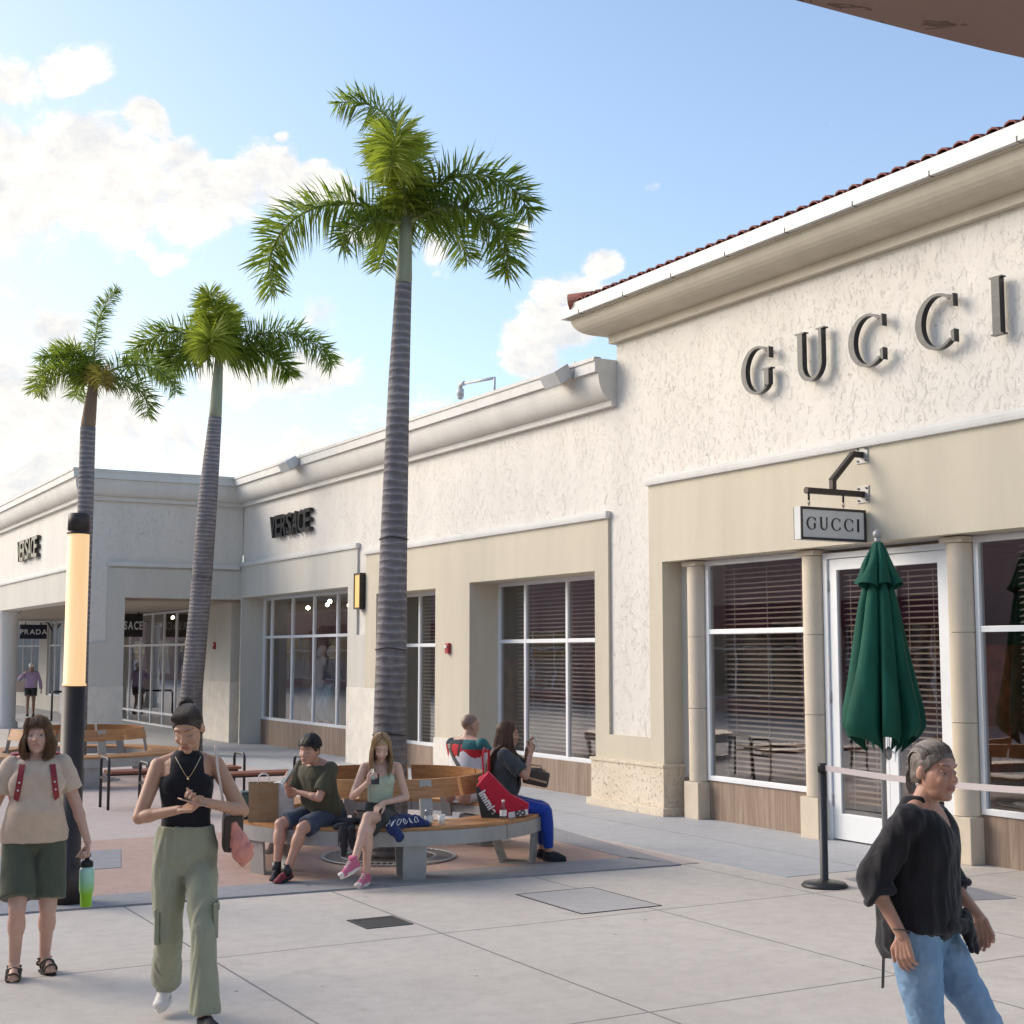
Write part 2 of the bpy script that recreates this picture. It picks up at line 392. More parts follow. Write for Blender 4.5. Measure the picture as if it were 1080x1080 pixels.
# strip between the two panels + pillar with shellstone base
P(wall(14.118, 14.85, 0, 5.9, [], FX+.04, 10.9), 'wall', M['stucco'])
P(wall(14.1205, 15.02, 0, .9, [], FX, FX+.05), 'wall_panel', M['beige'])
pl = MB().box(FX-.03, 13.82, 0, FX+.62, 15.40, .58, .012); pl.box(FX-.07, 13.78, 0, FX+.66, 15.46, .10, .015); pl.box(FX-.045, 13.805, .565, FX+.635, 15.415, .605, .01)
P(pl, 'pillar_base', M['coquina'])
# cornice
prof = [(-.2,5.96),(.035,5.96),(.06,5.985)]
prof = [(-.05,5.85),(.05,5.85),(.05,5.955),(.10,5.96)] + [(.10+.30*math.sin(a), 5.96+.23*(1-math.cos(a))) for a in np.linspace(.15, PI/2, 8)] + [(.44,6.19),(.44,6.22),(-.05,6.22)]
path = [(FX,Y0,-1,0),(FX,14.85,-1,1),(14.0,14.85,0,1)]
P(sweep(prof, path), 'cornice', M['cove'])
gp = [(.30,6.205),(.50,6.205),(.50,6.36),(.30,6.36)]
P(sweep(gp, path), 'gutter', M['gutter'])
for k in range(12):
    jn = MB(); y = 14.9-k*.99; jn.box(FX-.505, y-.004, 6.202, FX-.40, y+.004, 6.25); jn.box(FX-.505, y-.004, 6.20, FX-.30, y+.004, 6.2045); P(jn, 'gutter_joint', M['bronze'])
# tiled hip roof
rf = MB(); sl = math.tan(R(12.5)); x0 = FX-.47; ye = 15.12
def tcol(p0, d, L_, r=.085, n=7, step=.36):
    """one barrel tile column starting p0 running horizontally along d, rising by sl; r radius"""
    s_ = V((-d[1], d[0], 0)); t = 0
    while t < L_:
        l = min(step, L_-t)
        ring = []
        for (tt, rr) in ((t-.03, r), (t+l, r*.86)):
            b = V(p0)+V((d[0]*tt, d[1]*tt, sl*tt))
            ring.append([b + s_*rr*math.cos(a) + V((0,0,rr*math.sin(a)*1.0+.012)) for a in np.linspace(-.1, PI+.1, n)])
        rf.add(ring[0]+ring[1], [(i, i+1, n+i+1, n+i) for i in range(n-1)], True)
        ri = [q-V((0,0,.018)) for q in ring[0]]
        rf.add(ring[0]+ri, [(i, i+1, n+i+1, n+i) for i in range(n-1)], False)
        t += l
y = Y0+.1
while y < ye-.05:
    tcol((x0, y, 6.325), (1,0), min(4.5, max(.15, ye-y)), .085); y += .19
x = x0+.1
while x < 14: tcol((x, ye, 6.325), (0,-1), min(4.5, x-x0), .085); x += .19
rf.add([(x0,Y0,6.315),(x0,ye,6.315),(x0+4.5,ye-4.5,6.315+4.5*sl),(x0+4.5,Y0,6.315+4.5*sl)], [(0,1,2,3)])
rf.add([(x0,ye,6.315),(14.4,ye,6.315),(14.4,ye-4.5,6.315+4.5*sl),(x0+4.5,ye-4.5,6.315+4.5*sl)], [(0,1,2,3)])
hp = [V((x0-.02, ye+.02, 6.37)), V((x0+4.5, ye-4.5, 6.40+4.5*sl))]
k = 13
for i in range(k):
    a = hp[0].lerp(hp[1], i/k); b = hp[0].lerp(hp[1], (i+1.12)/k); rf.tube([a+V((0,0,.02)), b-V((0,0,.01))], [.11,.09], 12)
P(rf, 'roof', M['tile'])
# glazing recess: returns, columns, windows, door
P(MB().box(GX-.02, 13.32+.30, 0, 10.6, 13.85, 3.0), 'recess_wall', M['greige'])
P(MB().box(GX-.035, 13.63, 0, GX-.015, 13.80, .45), 'base_panel', M['woodtile'])
P(MB().box(GX-.02, 2, 2.985, GX+.1, 13.62, 3.0), 'head_trim', M['frame'])
def column(y0, y1):
    c = MB(); ym = (y0+y1)/2; w = (y1-y0); r = w/2
    for (a, b) in ((.43,1.27),(1.275,2.10),(2.105,2.93)):
        c.lathe((GX-.04, ym, 0), [(r,a),(r,b)], 28)
    c.box(GX-.04-r-.012, y0-.01, 0, GX+.05, y1+.01, .425, .012); c.box(GX-.04-r-.01, y0-.01, 2.935, GX+.05, y1+.01, 2.99, .01)
    P(c, 'column', M['limestone2'])
column(13.37, 13.62); column(11.33, 11.585); column(9.30, 9.56)
def FG(root, *a, **k):
    o = frame_grid(None, *a, **k); o.parent = root; o.matrix_parent_inverse = Matrix.Translation(-root.location); return o
gap = .0
FG(bt, 11.59, 13.36, .45, 2.985, GX, [], [2.16], blind=[(11.62,13.28)])
P(MB().box(GX-.01, 11.59, 0, GX+.06, 13.365, .449), 'base_panel', M['woodtile'])
FG(bt, 5.5, 9.29, .45, 2.985, GX, [7.4], [2.13], blind=[(5.6,8.93)])
P(MB().box(GX-.01, 5.5, 0, GX+.06, 9.295, .449), 'base_panel', M['woodtile'])
# double door
dr = MB(); dr.box(GX-.05, 11.26, 0, GX+.05, 11.32, 2.95, .004); dr.box(GX-.05, 9.565, 0, GX+.05, 9.625, 2.95, .004); dr.box(GX-.05, 9.625, 2.89, GX+.05, 11.26, 2.95, .004)
door = P(dr, 'door', M['frame'])
for (a, b, hs) in ((10.445, 11.255, 1), (9.63, 10.44, -1)):
    lf = MB(); s_ = .115
    lf.box(GX-.025, a, .02, GX+.025, a+s_, 2.885, .004); lf.box(GX-.025, b-s_, .02, GX+.025, b, 2.885, .004)
    lf.box(GX-.025, a+s_, .02, GX+.025, b-s_, .28, .004); lf.box(GX-.025, a+s_, 2.77, GX+.025, b-s_, 2.885, .004)
    lo = lf.build('door_leaf', M['frame'], door)
    MB().box(GX-.004, a+s_-.01, .27, GX+.004, b-s_+.01, 2.78).build('pane', M['glass'], door)
    bb = MB(); z = 2.72
    while z > .36:
        bb.obox((GX+.07, (a+b)/2, z), (.02,0,.007), (0,(b-a)/2-s_-.02,0), (0,0,.002)); z -= .058
    for q in (.3,.7): bb.box(GX+.045, a+(b-a)*q-.004, .36, GX+.047, a+(b-a)*q+.004, 2.72)
    bb.build('blind', M['slat'], door)
    hy = a+.05 if hs == 1 else b-.05
    h = MB().tube([(GX-.03,hy,.95),(GX-.075,hy,.95),(GX-.075,hy,1.25),(GX-.03,hy,1.25)], .011, 8); h.box(GX-.03, hy-.03, .86, GX-.025, hy+.03, 1.34, .002)
    h.build('handle', M['frame'], door)
    hg = MB(); hy = b if hs == 1 else a
    for z in (.35, 1.4, 2.55): hg.tube([(GX-.03,hy,z),(GX-.03,hy,z+.11)], .011, 8)
    hg.build('hinge', M['steel'], door)
# interior
P(MB().add([(GX+.25,3,0.02),(13.5,3,.02),(13.5,14.7,.02),(GX+.25,14.7,.02),(13.5,3,3.1),(13.5,14.7,3.1),(GX+.25,14.7,3.1),(GX+.25,3,3.1)],
   [(0,1,2,3),(1,4,5,2),(3,2,5,6),(7,4,5,6)]), 'interior', M['room'])
it = MB()
for k in range(26):
    y = random.uniform(5.5, 13.2); it.box(12.2, y, random.uniform(.3,1.6), 12.6, y+random.uniform(.1,.5), random.uniform(1.3,2.2))
P(it, 'display_shelf', M['brick'])
it = MB()
for k in range(9):
    y = 5.8+k*.85; it.box(11.2, y, .02, 11.7, y+.4, random.uniform(.5,1.1), .01)
P(it, 'display_table', M['roomwarm'])

# Wing (long low block) --------------------------------------------------------
wg = thing('shop_wing_building', 'long low white stucco shop row with curved cornice, three window bays and corner arcade', 'building', (FX, 22, 0))
W = lambda mb, name, m: P(mb, name, m, wg)
CX = 6.55; YF = 29.3
holes = [(15.336,18.792,.44,2.968),(19.938,22.202,.40,2.928),(23.446,29.24,.52,3.10)]
W(wall(14.8505, 29.3, 0, 5.2, [(15.03,22.66,-.1,3.63),(23.04,29.4,-.1,3.77),(22.6,23.1,-.1,2.24)], FX+.04, 10.5), 'wall', M['stucco'])
# panels
W(wall(15.02, 22.66, 0, 3.64, [(h[0],h[1],-.1,h[3]) for h in holes[:2]], FX, 10.5), 'wall_panel', M['beige'])
W(wall(23.04, 29.3, 0, 3.78, [(23.446,29.24,-.1,3.10)], FX, 10.5), 'wall_panel', M['greige'])
W(wall(22.6605, 23.0395, 0, 2.24, [], FX, 10.5), 'wall_panel', M['greige'])
W(MB().box(FX-.045, 15.0, 3.62, FX+.045, 22.70, 3.72, .035), 'moulding', M['trim'])
W(MB().box(FX-.045, 23.0, 3.76, FX+.045, 29.28, 3.86, .035), 'moulding', M['trim'])
W(MB().box(FX-.012, 22.21, 0, FX+.1, 23.44, 1.32, .005), 'pillar_base', M['limestone'])
W(MB().box(FX-.03, 18.80, 0, FX+.1, 19.93, .62, .008), 'pillar_base', M['limestone'])
for h in (holes[0], holes[1], holes[2]):
    W(MB().box(WX-.05, h[0], 0, 10.52, h[1], h[2]), 'base_panel', M['woodtile'])
# low knee walls flush below the windows are the recessed wood panels: cut the wall there
FGW = lambda *a, **k: FG(wg, *a, **k)
FGW(15.34, 18.79, .44, 2.966, WX, [15.62,16.82,17.98], [2.09], blind=[(15.36,18.5)])
FGW(19.94, 22.20, .40, 2.926, WX, [20.4,21.53], [2.05], blind=[(19.96,21.95)])
FGW(23.45, 29.238, .52, 3.098, WX, [23.95,25.12,26.33,27.52,28.74], [2.26], glass='clear')
# interior of wing
W(MB().add([(10.6,14.9,.02),(13.5,14.9,.02),(13.5,22.9,.02),(10.6,22.9,.02),(13.5,14.9,3.1),(13.5,22.9,3.1),(10.6,22.9,3.1),(10.6,14.9,3.1)],
   [(0,1,2,3),(1,4,5,2),(3,2,5,6),(7,4,5,6),(0,1,4,7)]), 'interior', M['room'])
it = MB()
for k in range(20):
    y = random.uniform(15.2, 22.2); it.box(12.0, y, random.uniform(.3,1.4), 12.4, y+random.uniform(.2,.7), random.uniform(1.2,2.3))
W(it, 'display_shelf', M['brick'])
W(MB().add([(10.55,22.95,.02),(13.2,22.95,.02),(13.2,44,.02),(10.55,44,.02),(13.2,22.95,3.2),(13.2,44,3.2),(10.55,44,3.2),(10.55,22.95,3.2)],
   [(0,1,2,3),(1,4,5,2),(3,2,5,6),(7,4,5,6),(0,1,4,7)]), 'interior', M['roomwarm'])
it = MB()
for k in range(9): it.box(12.7, 24+k*1.6, .02, 13.1, 24.9+k*1.6, 2.4)
W(it, 'display_shelf', M['room'])
spm = emis('warm_spot', (1.,.80,.55), 12.)
for k in range(10):
    sp_ = MB().sphere((11.3+.7*(k%2), 24.0+k*.62, 3.0-.05*(k%3)), .045, 12, 8); W(sp_, 'ceiling_spot', spm)
for k in range(5): W(MB().sphere((11.6, 33.5+k*1.7, 2.95), .05, 12, 8), 'ceiling_spot', spm)
# facade facing the court (perpendicular) with opening
W(wall(CX, FX+.04, 0, 5.2, [(7.428, FX+.1, -.1, 3.072)], YF+.04, YF+.45, 1), 'wall', M['stucco'])
W(wall(7.07, FX, 2.15, 3.66, [(7.43, FX+.1, 2.0, 3.07)], YF, YF+.05, 1), 'wall_panel', M['greige'])
W(wall(CX+.002, 7.43, 0, 2.1495, [], YF, YF+.05, 1), 'wall_panel', M['greige'])
W(MB().box(7.05, YF-.045, 3.70, FX-.046, YF+.045, 3.80, .035), 'moulding', M['trim'])
W(MB().box(CX-.012, YF-.012, 0, 7.44, YF+.46, 1.25, .005), 'pillar_base', M['limestone'])
# court side of the wing (plane X=CX), arcade openings between columns
hs2 = [(30.5, 60, -.1, 3.02)]
W(wall(YF+.452, 60, 0, 5.2, hs2, CX+.04, CX+.45), 'wall', M['stucco'])
W(wall(YF+.05, 60, 3.02, 3.70, [], CX, CX+.05), 'wall_panel', M['greige'])
W(MB().box(CX-.045, YF+.3, 3.66, CX+.045, 60, 3.76, .035), 'moulding', M['trim'])
W(MB().box(CX+.455, YF+.46, 3.02, FX+.4, 60, 3.1), 'ceiling', M['ceil'])
for k in range(4):
    y = 38.6+k*6.2; c = MB().lathe((CX+.25, y, 0), [(.30,0),(.30,.15),(.24,.2),(.235,2.85),(.27,2.88),(.29,2.95),(.29,3.02)], 28)
    W(c, 'column', M['trim'])
# arcade rear glazing (plane X=10.4)
W(wall(29.92, 31.92, 0, 3.02, [], FX, 10.5), 'pillar', M['greige'])
W(MB().box(FX-.012, 29.9, 0, 10.3, 31.93, 1.30, .006), 'pillar_base', M['limestone'])
ms = [34.6+k*1.13 for k in range(6)]
o = FGW(33.02, 41.2, 0.02, 3.01, 10.4, [33.3]+ms, [.36,2.14], glass='clear')
d2 = MB(); d2.box(10.36, 31.95, 0, 10.44, 32.03, 3.0); d2.box(10.36, 32.93, 0, 10.44, 33.0, 3.0); d2.box(10.36,32.03,2.12,10.44,32.93,2.2); d2.box(10.36,32.03,0,10.44,32.93,.3); d2.box(10.365,32.03,.95,10.435,32.93,1.07); d2.box(10.36,32.03,2.93,10.44,32.93,3.0)
dd = W(d2, 'door', M['frame']); MB().box(10.398, 32.0, .2, 10.402, 32.95, 2.95).build('pane', M['clear'], dd).matrix_parent_inverse = Matrix.Identity(4)
# cornice around the whole wing
prof = [(-.05,5.045),(.045,5.045),(.045,5.125),(.07,5.13)] + [(.07+.17*math.sin(a), 5.13+.33*(1-math.cos(a))) for a in np.linspace(.15, PI/2, 9)] + [(.245,5.465),(-.05,5.465)]
path = [(FX,14.852,-1,0),(FX,YF,-1,-1),(CX,YF,-1,-1),(CX,62,-1,0)]
W(sweep(prof, path), 'cornice', M['covew'])
W(sweep([(-.05,5.466),(.29,5.466),(.29,5.60),(.31,5.605),(.31,5.64),(-.05,5.64)], path), 'parapet_cap', M['trim'])
W(sweep([(.20,5.642),(.30,5.642),(.30,5.655),(.20,5.655)], path), 'flashing', M['steel'])
# flat roof behind
W(MB().box(FX+.1, 15, 5.3, 16, 60, 5.4), 'roof', M['trim'])
W(MB().box(CX+.1, YF+.1, 5.405, FX+.09, 60, 5.45), 'roof', M['trim'])

# far block beyond arcade
fb = thing('far_shop_building', 'far shop front with tall dark windows at the end of the arcade', 'building', (10, 52, 0))
FB = lambda mb, name, m: P(mb, name, m, fb)
FB(wall(41.3, 66, 0, 3.02, [(44,45.8,.9,3.0),(47.8,50.6,.5,3.0),(52,57,.5,3.0)], 10.2, 10.6), 'wall', M['greige'])
for (a, b, z) in ((44,45.8,.9),(47.8,50.6,.5),(52,57,.5)):
    o = frame_grid(None, a, b, z, 3.0, 10.3, [a+(b-a)*t for t in (.33,.66)], [2.2]); o.parent = fb; o.matrix_parent_inverse = Matrix.Translation(-fb.location)
FB(MB().box(10.0, 46.1, 0, 10.2, 47.4, 3.0), 'pillar', M['trim'])
FB(MB().box(4, 66, 0, 16, 66.4, 5.2), 'wall', M['greige'])
FB(MB().box(10.7, 43, .02, 12, 60, 3.0), 'interior', M['room'])
FB(MB().box(7.6, 48, 2.98, 9.9, 60, 3.0), 'soffit', M['trim'])

# opposite building (behind and beside the camera; gives the overhang and the reflections)
ob = thing('opposite_shop_building', 'rough brown stucco overhang reaching over the top right corner of the view', 'building', (-9, 10, 0))
OB = lambda mb, name, m: P(mb, name, m, ob)
edge = [(-9,3.42),(0,3.40),(2.0,3.375),(2.95,3.362),(3.2,3.353),(3.53,3.338),(3.8,3.322),(4.03,3.30),(4.4,3.24),(4.75,3.10),(5.0,2.85),(5.15,2.5),(5.2,2.0),(5.2,-6),(-9,-6)]
OB(MB().prism([(x,y) for x,y in edge], 2, 4.0, 4.55), 'overhang', M['soffit'])
for p in ((-3.0,2.4),(4.5,1.2)): OB(MB().lathe((p[0],p[1],0), [(.3,0),(.3,.3),(.22,.35),(.22,3.8),(.3,3.9),(.3,4.0)], 24), 'column', M['trim'])
oh = [(6+k*7, 11+k*7, .5, 2.9) for k in range(17)]
OB(wall(-6, 130, 0, 5.2, oh, -9.4, -9), 'wall', mat('rose_stucco', (.48,.30,.26), .9, 0, .2, smooth_stucco((.50,.31,.27))))
OB(MB().box(-10.5,-6,.01,-10.4,130,3.2), 'interior', M['room'])
for k in range(17):
    a = 6+k*7; o = frame_grid(None, a, a+5, .5, 2.9, -9.2, [a+1.6,a+3.3], [2.1]); o.parent = ob; o.matrix_parent_inverse = Matrix.Translation(-ob.location)
aw = MB()
for k in (1,3,4,7,9,12): a = 6+k*7; aw.add([(-9,a-.2,3.5),(-9,a+5.2,3.5),(-7.8,a+5.2,2.9),(-7.8,a-.2,2.9),(-7.8,a+5.2,2.7),(-7.8,a-.2,2.7)], [(0,1,2,3),(3,2,4,5)])
M['awning'] = mat('dark_red_awning', (.17,.03,.04), .8, build=varied((.18,.035,.045), .15, 3, 80, .001))
OB(aw, 'awning', M['awning'])
OB(sweep([(-.05,5.1),(.05,5.1),(.25,5.45),(.3,5.45),(.3,5.65),(-.05,5.65)], [(-9,-6,1,0),(-9,130,1,0)]), 'cornice', M['covew'])
# ------------------------------------------------------------------ signs
def arcpts(cx, cz, rx, rz, a0, a1, n): return [(cx+rx*math.cos(a), cz+rz*math.sin(a)) for a in np.linspace(a0, a1, n)]
def serif_letter(ch, h, depth):
    """high-contrast display letters in XZ plane, facing -Y; returns MB and width"""
    mb = MB(); r = h/2
    def ext(poly): mb.prism([(x,z) for x,z in poly], 1, -depth/2, depth/2)
    def strip(o, i):   # strip between two polylines as quads prisms
        n = len(o); vs = [(p[0],-depth/2,p[1]) for p in o]+[(p[0],-depth/2,p[1]) for p in i]+[(p[0],depth/2,p[1]) for p in o]+[(p[0],depth/2,p[1]) for p in i]
        fs = []
        for k in range(n-1):
            fs += [(k,k+1,n+k+1,n+k),(2*n+k,3*n+k,3*n+k+1,2*n+k+1),(k,2*n+k,2*n+k+1,k+1),(n+k,n+k+1,3*n+k+1,3*n+k)]
        fs += [(0,n,3*n,2*n),(n-1,3*n-1,4*n-1,2*n-1)]
        mb.add(vs, fs)
    if ch in 'CG':
        a = R(47); o = arcpts(r, r, r*1.0, r, a, 2*PI-a, 40); i = arcpts(r*1.055, r, r*.76, r*.905, a*1.04, 2*PI-a*1.03, 40); strip(o, i)
        x0 = o[0][0]; 
        ext([(x0-.02*h,r+r*.46),(x0+.06*h,r+r*.40),(x0+.06*h,r+r*.86),(x0-.0*h,r+r*.80)])
        if ch == 'C':
            ext([(x0-.02*h,r-r*.46),(x0-.0*h,r-r*.80),(x0+.06*h,r-r*.86),(x0+.06*h,r-r*.40)])
            return mb, h*.93
        ext([(x0-.10*h,.10*h),(x0+.035*h,.16*h),(x0+.035*h,.47*h),(x0-.10*h,.47*h)])
        ext([(x0-.17*h,.4701*h),(x0+.10*h,.4701*h),(x0+.10*h,.50*h),(x0-.17*h,.50*h)])
        return mb, h*.95
    if ch == 'U':
        w = h*.78; t1 = .145*h; t2 = .085*h; rr = w/2
        def ul(x0, x1, rz): 
            c = (x0+x1)/2; rx = (x1-x0)/2
            return [(x0,h*.985)]+[(x0,h*.5)]+arcpts(c, h*.36, rx, rz, PI, 2*PI, 24)+[(x1,h*.5)]+[(x1,h*.985)]
        strip(ul(.05*h, w-.03*h, h*.36), ul(.05*h+t1, w-.03*h-t2, h*.29))
        for (a, b) in ((-.02*h,.05*h+t1+.06*h),(w-.03*h-t2-.07*h,w+.04*h)): ext([(a,h*.9851),(b,h*.9851),(b,h*1.01),(a,h*1.01)])
        return mb, w
    if ch == 'I':
        ext([(.045*h,.025*h),(.215*h,.025*h),(.215*h,.975*h),(.045*h,.975*h)])
        ext([(0,0),(.26*h,0),(.26*h,.0249*h),(0,.0249*h)]); ext([(0,.9751*h),(.26*h,.9751*h),(.26*h,h),(0,h)])
        return mb, .26*h
letter_face = mat('brushed_bronze_letters', (.10,.10,.10), .5, .15, .4, varied((.105,.103,.10), .15, 4, 200, .0003, (1,1,12)))
black_gloss = mat('gloss_black_letters', (.012,.012,.014), .3)
# big wall letters (reading towards -Y)
gs = thing('wall_lettering', 'large raised bronze serif letters spelling GUCCI high on the rough stucco wall', 'sign', (FX, 10.4, 4.7))
def put(mb, origin, ux, name, m, root):
    """XZ-plane letters (facing -Y) placed so +X runs along ux (horizontal)"""
    ux = V(ux); nrm = V((ux.y, -ux.x, 0))  # letter -Y maps to nrm
    mtx = Matrix(((ux.x, -nrm.x, 0, origin[0]),(ux.y, -nrm.y, 0, origin[1]),(0,0,1,origin[2]),(0,0,0,1)))
    mb.xf(mtx); o = mb.build(name, m)
    if m is letter_face:
        o.data.materials.append(black_gloss)
        for p in o.data.polygons:
            if abs(p.normal.dot(nrm)) < .7: p.material_index = 1
    o.parent = root; o.matrix_parent_inverse = Matrix.Translation(-root.location); return o
for ch, y in (('G',12.20),('U',11.29),('C',10.50),('C',9.59),('I',8.69)):
    mb, w = serif_letter(ch, .53, .065)
    put(mb, (FX+.04-.09, y, 4.72), (0,-1,0), 'letter', letter_face, gs)
    pins = MB()
    for k in range(4): pins.tube([(w*(.1+.25*k), 0, .1+.1*(k%3)), (w*(.1+.25*k), .12, .1+.1*(k%3))], .006, 6)
# Versace raised letters
def versace(root, origin, ux, h, wtot):
    ls, w = text_mesh('VERSACE', 1.0, .0, 0, 1, .5)
    for k, (ch, mb) in enumerate(zip('VERSACE', ls)):
        xs = [p[0] for p in mb.v]; zs = [p[2] for p in mb.v]
        ls2, _ = text_mesh(ch, 1.0, .14, .018, 1, .5); m2 = ls2[0]
        x0, x1 = min(p[0] for p in m2.v), max(p[0] for p in m2.v); z0, z1 = min(p[2] for p in m2.v), max(p[2] for p in m2.v)
        cw_ = wtot/7
        m2.v = [((k+.06)*cw_+(p[0]-x0)/(x1-x0)*cw_*.98, p[1]*.6, (p[2]-z0)/(z1-z0)*h) for p in m2.v]
        put(m2, origin, ux, 'letter', black_gloss, root)
vs1 = thing('wall_lettering', 'narrow black raised letters spelling VERSACE above the five bay window', 'sign', (FX, 26.3, 4.2))
versace(vs1, (FX-.02, 27.43, 4.24), (0,-1,0), .44, 2.2)
vs2 = thing('wall_lettering', 'small far black raised letters spelling VERSACE on the arcade wall beside the glowing lamp post', 'sign', (CX, 35, 4.1))
versace(vs2, (CX-.02, 36.15, 4.14), (0,-1,0), .50, 2.4)
# hanging blade sign
bs = thing('hanging_sign', 'white framed blade sign reading GUCCI hung from a dark bronze bracket over the door', 'sign', (FX, 10.42, 3.1))
def PB(mb, name, m, root): o = mb.build(name, m); o.parent = root; o.matrix_parent_inverse = Matrix.Translation(-root.location); return o
y = 10.42; xw = FX
br = MB(); br.bar((9.17,y,3.475),(xw-.012,y,3.475), .055,.055); br.bar((9.50,y,3.50),(9.50,y,3.60), .05,.05, (1,0,0)); br.bar((9.487,y,3.585),(9.775,y,3.875), .05,.055,(0,1,0)); br.bar((9.76,y,3.87),(xw-.012,y,3.87), .05,.055)
br.tube([(9.155,y,3.475),(9.17,y,3.475)], .034, 12); PB(br, 'bracket', M['bronze'], bs)
for z in (3.475, 3.87):
    pm = MB().box(xw-.012, y-.08, z-.085, xw-.001, y+.08, z+.085, .003); pt = PB(pm, 'mounting_plate', M['steel'], bs)
    bo = MB()
    for a in (-.055,.055):
        for b in (-.06,.06): bo.tube([(xw-.022,y+a,z+b),(xw-.012,y+a,z+b)], .011, 8)
    PB(bo, 'bolt', M['black'], bs)
for x in (9.19, 9.63):
    hk = MB().tube([(x,y,3.50),(x,y,3.38)], .011, 8); hk.tube([(x+.012*math.sin(t),y,3.375-.02+.02*math.cos(t)-.0) for t in np.linspace(0,2*PI*.8,10)], .004, 6); hk.tube([(x,y,3.36),(x,y,3.31)], .003, 5)
    PB(hk, 'hook', M['black'], bs)
X0, X1, Z0, Z1 = 9.04, 9.875, 2.995, 3.312
bd = MB().box(X0, y-.045, Z0, X1, y+.045, Z1, .004); board = PB(bd, 'board', M['gutter'], bs)
fm = MB(); t = .024
for yy in (y-.053, y+.045):
    fm.box(X0, yy, Z0, X0+t, yy+.008, Z1); fm.box(X1-t, yy, Z0, X1, yy+.008, Z1); fm.box(X0+t, yy, Z0, X1-t, yy+.008, Z0+t); fm.box(X0+t, yy, Z1-t, X1-t, yy+.008, Z1)
PB(fm, 'border', M['black'], bs)
xx = X0+.075
for ch in 'GUCCI':
    mb, w = serif_letter(ch, .125, .006)
    put(mb, (xx, y-.049, 3.092), (1,0,0), 'letter', black_gloss, bs); xx += w+.048
# black VERSACE blade
navy = mat('dark_navy_signboard', (.012,.016,.04), .35); white = mat('white_sign_paint', (.8,.8,.78), .5)
def blade(name, label, txt, x0, x1, y, z0, z1, m, ts, sx=1., bold=0.):
    r = thing(name, label, 'sign', ((x0+x1)/2, y, z0)); PB(MB().box(x0, y-.04, z0, x1, y+.04, z1, .004), 'board', m, r)
    ls, w = text_mesh(txt, ts, .006, bold, sx, 1.)
    off = x0+(x1-x0-w+.03)/2; zc = (z0+z1)/2-ts*.36
    for mb in ls: put(mb, (off, y-.045, zc), (1,0,0), 'letter', white, r)
    return r
r = blade('hanging_sign', 'square black blade sign reading VERSACE partly hidden behind the arcade pier', 'VERSACE', 9.22, 10.12, 38, 2.36, 2.98, black_gloss, .30, .62, .006)
br = MB().bar((9.3,38,3.02+.10),(10.36,38,3.12), .05,.05); br.bar((9.95,38,3.1),(9.95,38,3.02+.06+.1), .05,.05,(1,0,0)); br.bar((9.4,38,3.1),(9.4,38,2.98),.03,.03,(1,0,0)); br.bar((10.0,38,3.1),(10.0,38,2.98),.03,.03,(1,0,0)); PB(br, 'bracket', M['black'], r)
r = blade('hanging_sign', 'navy blade sign reading PRADA hung in the far arcade behind the round column', 'PRADA', 9.17, 10.05, 50, 2.42, 2.90, navy, .24, 1.0, .004)
br = MB().tube([(9.17,50,3.02),(9.9,50,3.02),(10.05,50,2.99),(10.13,50,2.9),(10.2,50,2.75),(10.2+.03,50,2.7)], .025, 8); br.bar((9.35,50,3.0),(9.35,50,2.9),.03,.03,(1,0,0)); br.bar((9.85,50,3.0),(9.85,50,2.9),.03,.03,(1,0,0)); PB(br, 'bracket', M['black'], r)
# wall sconce, alarms, floodlights, cctv
glow = emis('warm_sconce_panel', (.55,.36,.12), .42)
sn = thing('wall_sconce', 'tall slim lit yellow wall light between the windows', 'wall light', (FX, 22.85, 2.7))
c = MB(); c.box(FX-.10, 22.69, 2.68, FX+.045, 22.71, 3.31); c.box(FX-.10, 22.94, 2.68, FX+.045, 22.96, 3.31); c.box(FX-.10, 22.7101, 2.68, FX+.045, 22.9399, 2.71); c.box(FX-.10, 22.7101, 3.28, FX+.045, 22.9399, 3.31); PB(c, 'frame', M['bronze'], sn)
PB(MB().box(FX-.085, 22.711, 2.711, FX+.04, 22.939, 3.279), 'diffuser', glow, sn)
redp = mat('red_plastic', (.35,.02,.03), .4); lens = mat('strobe_lens', (.8,.75,.72), .2)
for (x, yy, z, lb) in ((FX, 19.45, 1.99, 'red fire alarm strobe on the beige pier between the two blind covered windows'), (FX, 30.1+.9, 2.09, 'red fire alarm strobe on the pier beside the arcade door'), (10.2, 46.0, 2.25, 'tiny far red fire alarm strobe near the far shop window')):
    a = thing('fire_alarm', lb, 'alarm', (x, yy, z)); PB(MB().box(x-.055, yy-.055, z-.08, x-.001, yy+.055, z+.08, .012), 'housing', redp, a)
    PB(MB().box(x-.075, yy-.03, z+.005, x-.0551, yy+.03, z+.05, .006), 'lens', lens, a)
for (yy, lb) in ((15.55, 'white box floodlight clamped to the cornice near the boutique'), (25.35, 'white box floodlight on the cornice above the black wall letters')):
    f = thing('floodlight', lb, 'floodlight', (9.55, yy, 5.6)); b = MB().box(-.13,-.17,-.09,.13,.17,.09,.01)
    b.xf(Matrix.Translation((9.46, yy, 5.50)) @ Matrix.Rotation(R(-32), 4, 'Y') @ Matrix.Rotation(R(8), 4, 'Z')); PB(b, 'housing', M['gutter'], f)
    PB(MB().bar((9.60,yy-.19,5.44),(9.62,yy-.19,5.68),.012,.03,(0,1,0)).bar((9.60,yy+.19,5.44),(9.62,yy+.19,5.68),.012,.03,(0,1,0)), 'yoke', M['steel'], f)
cc = thing('security_camera', 'small pale security camera on an arm above the long cornice', 'camera', (10.2, 18.1, 5.65))
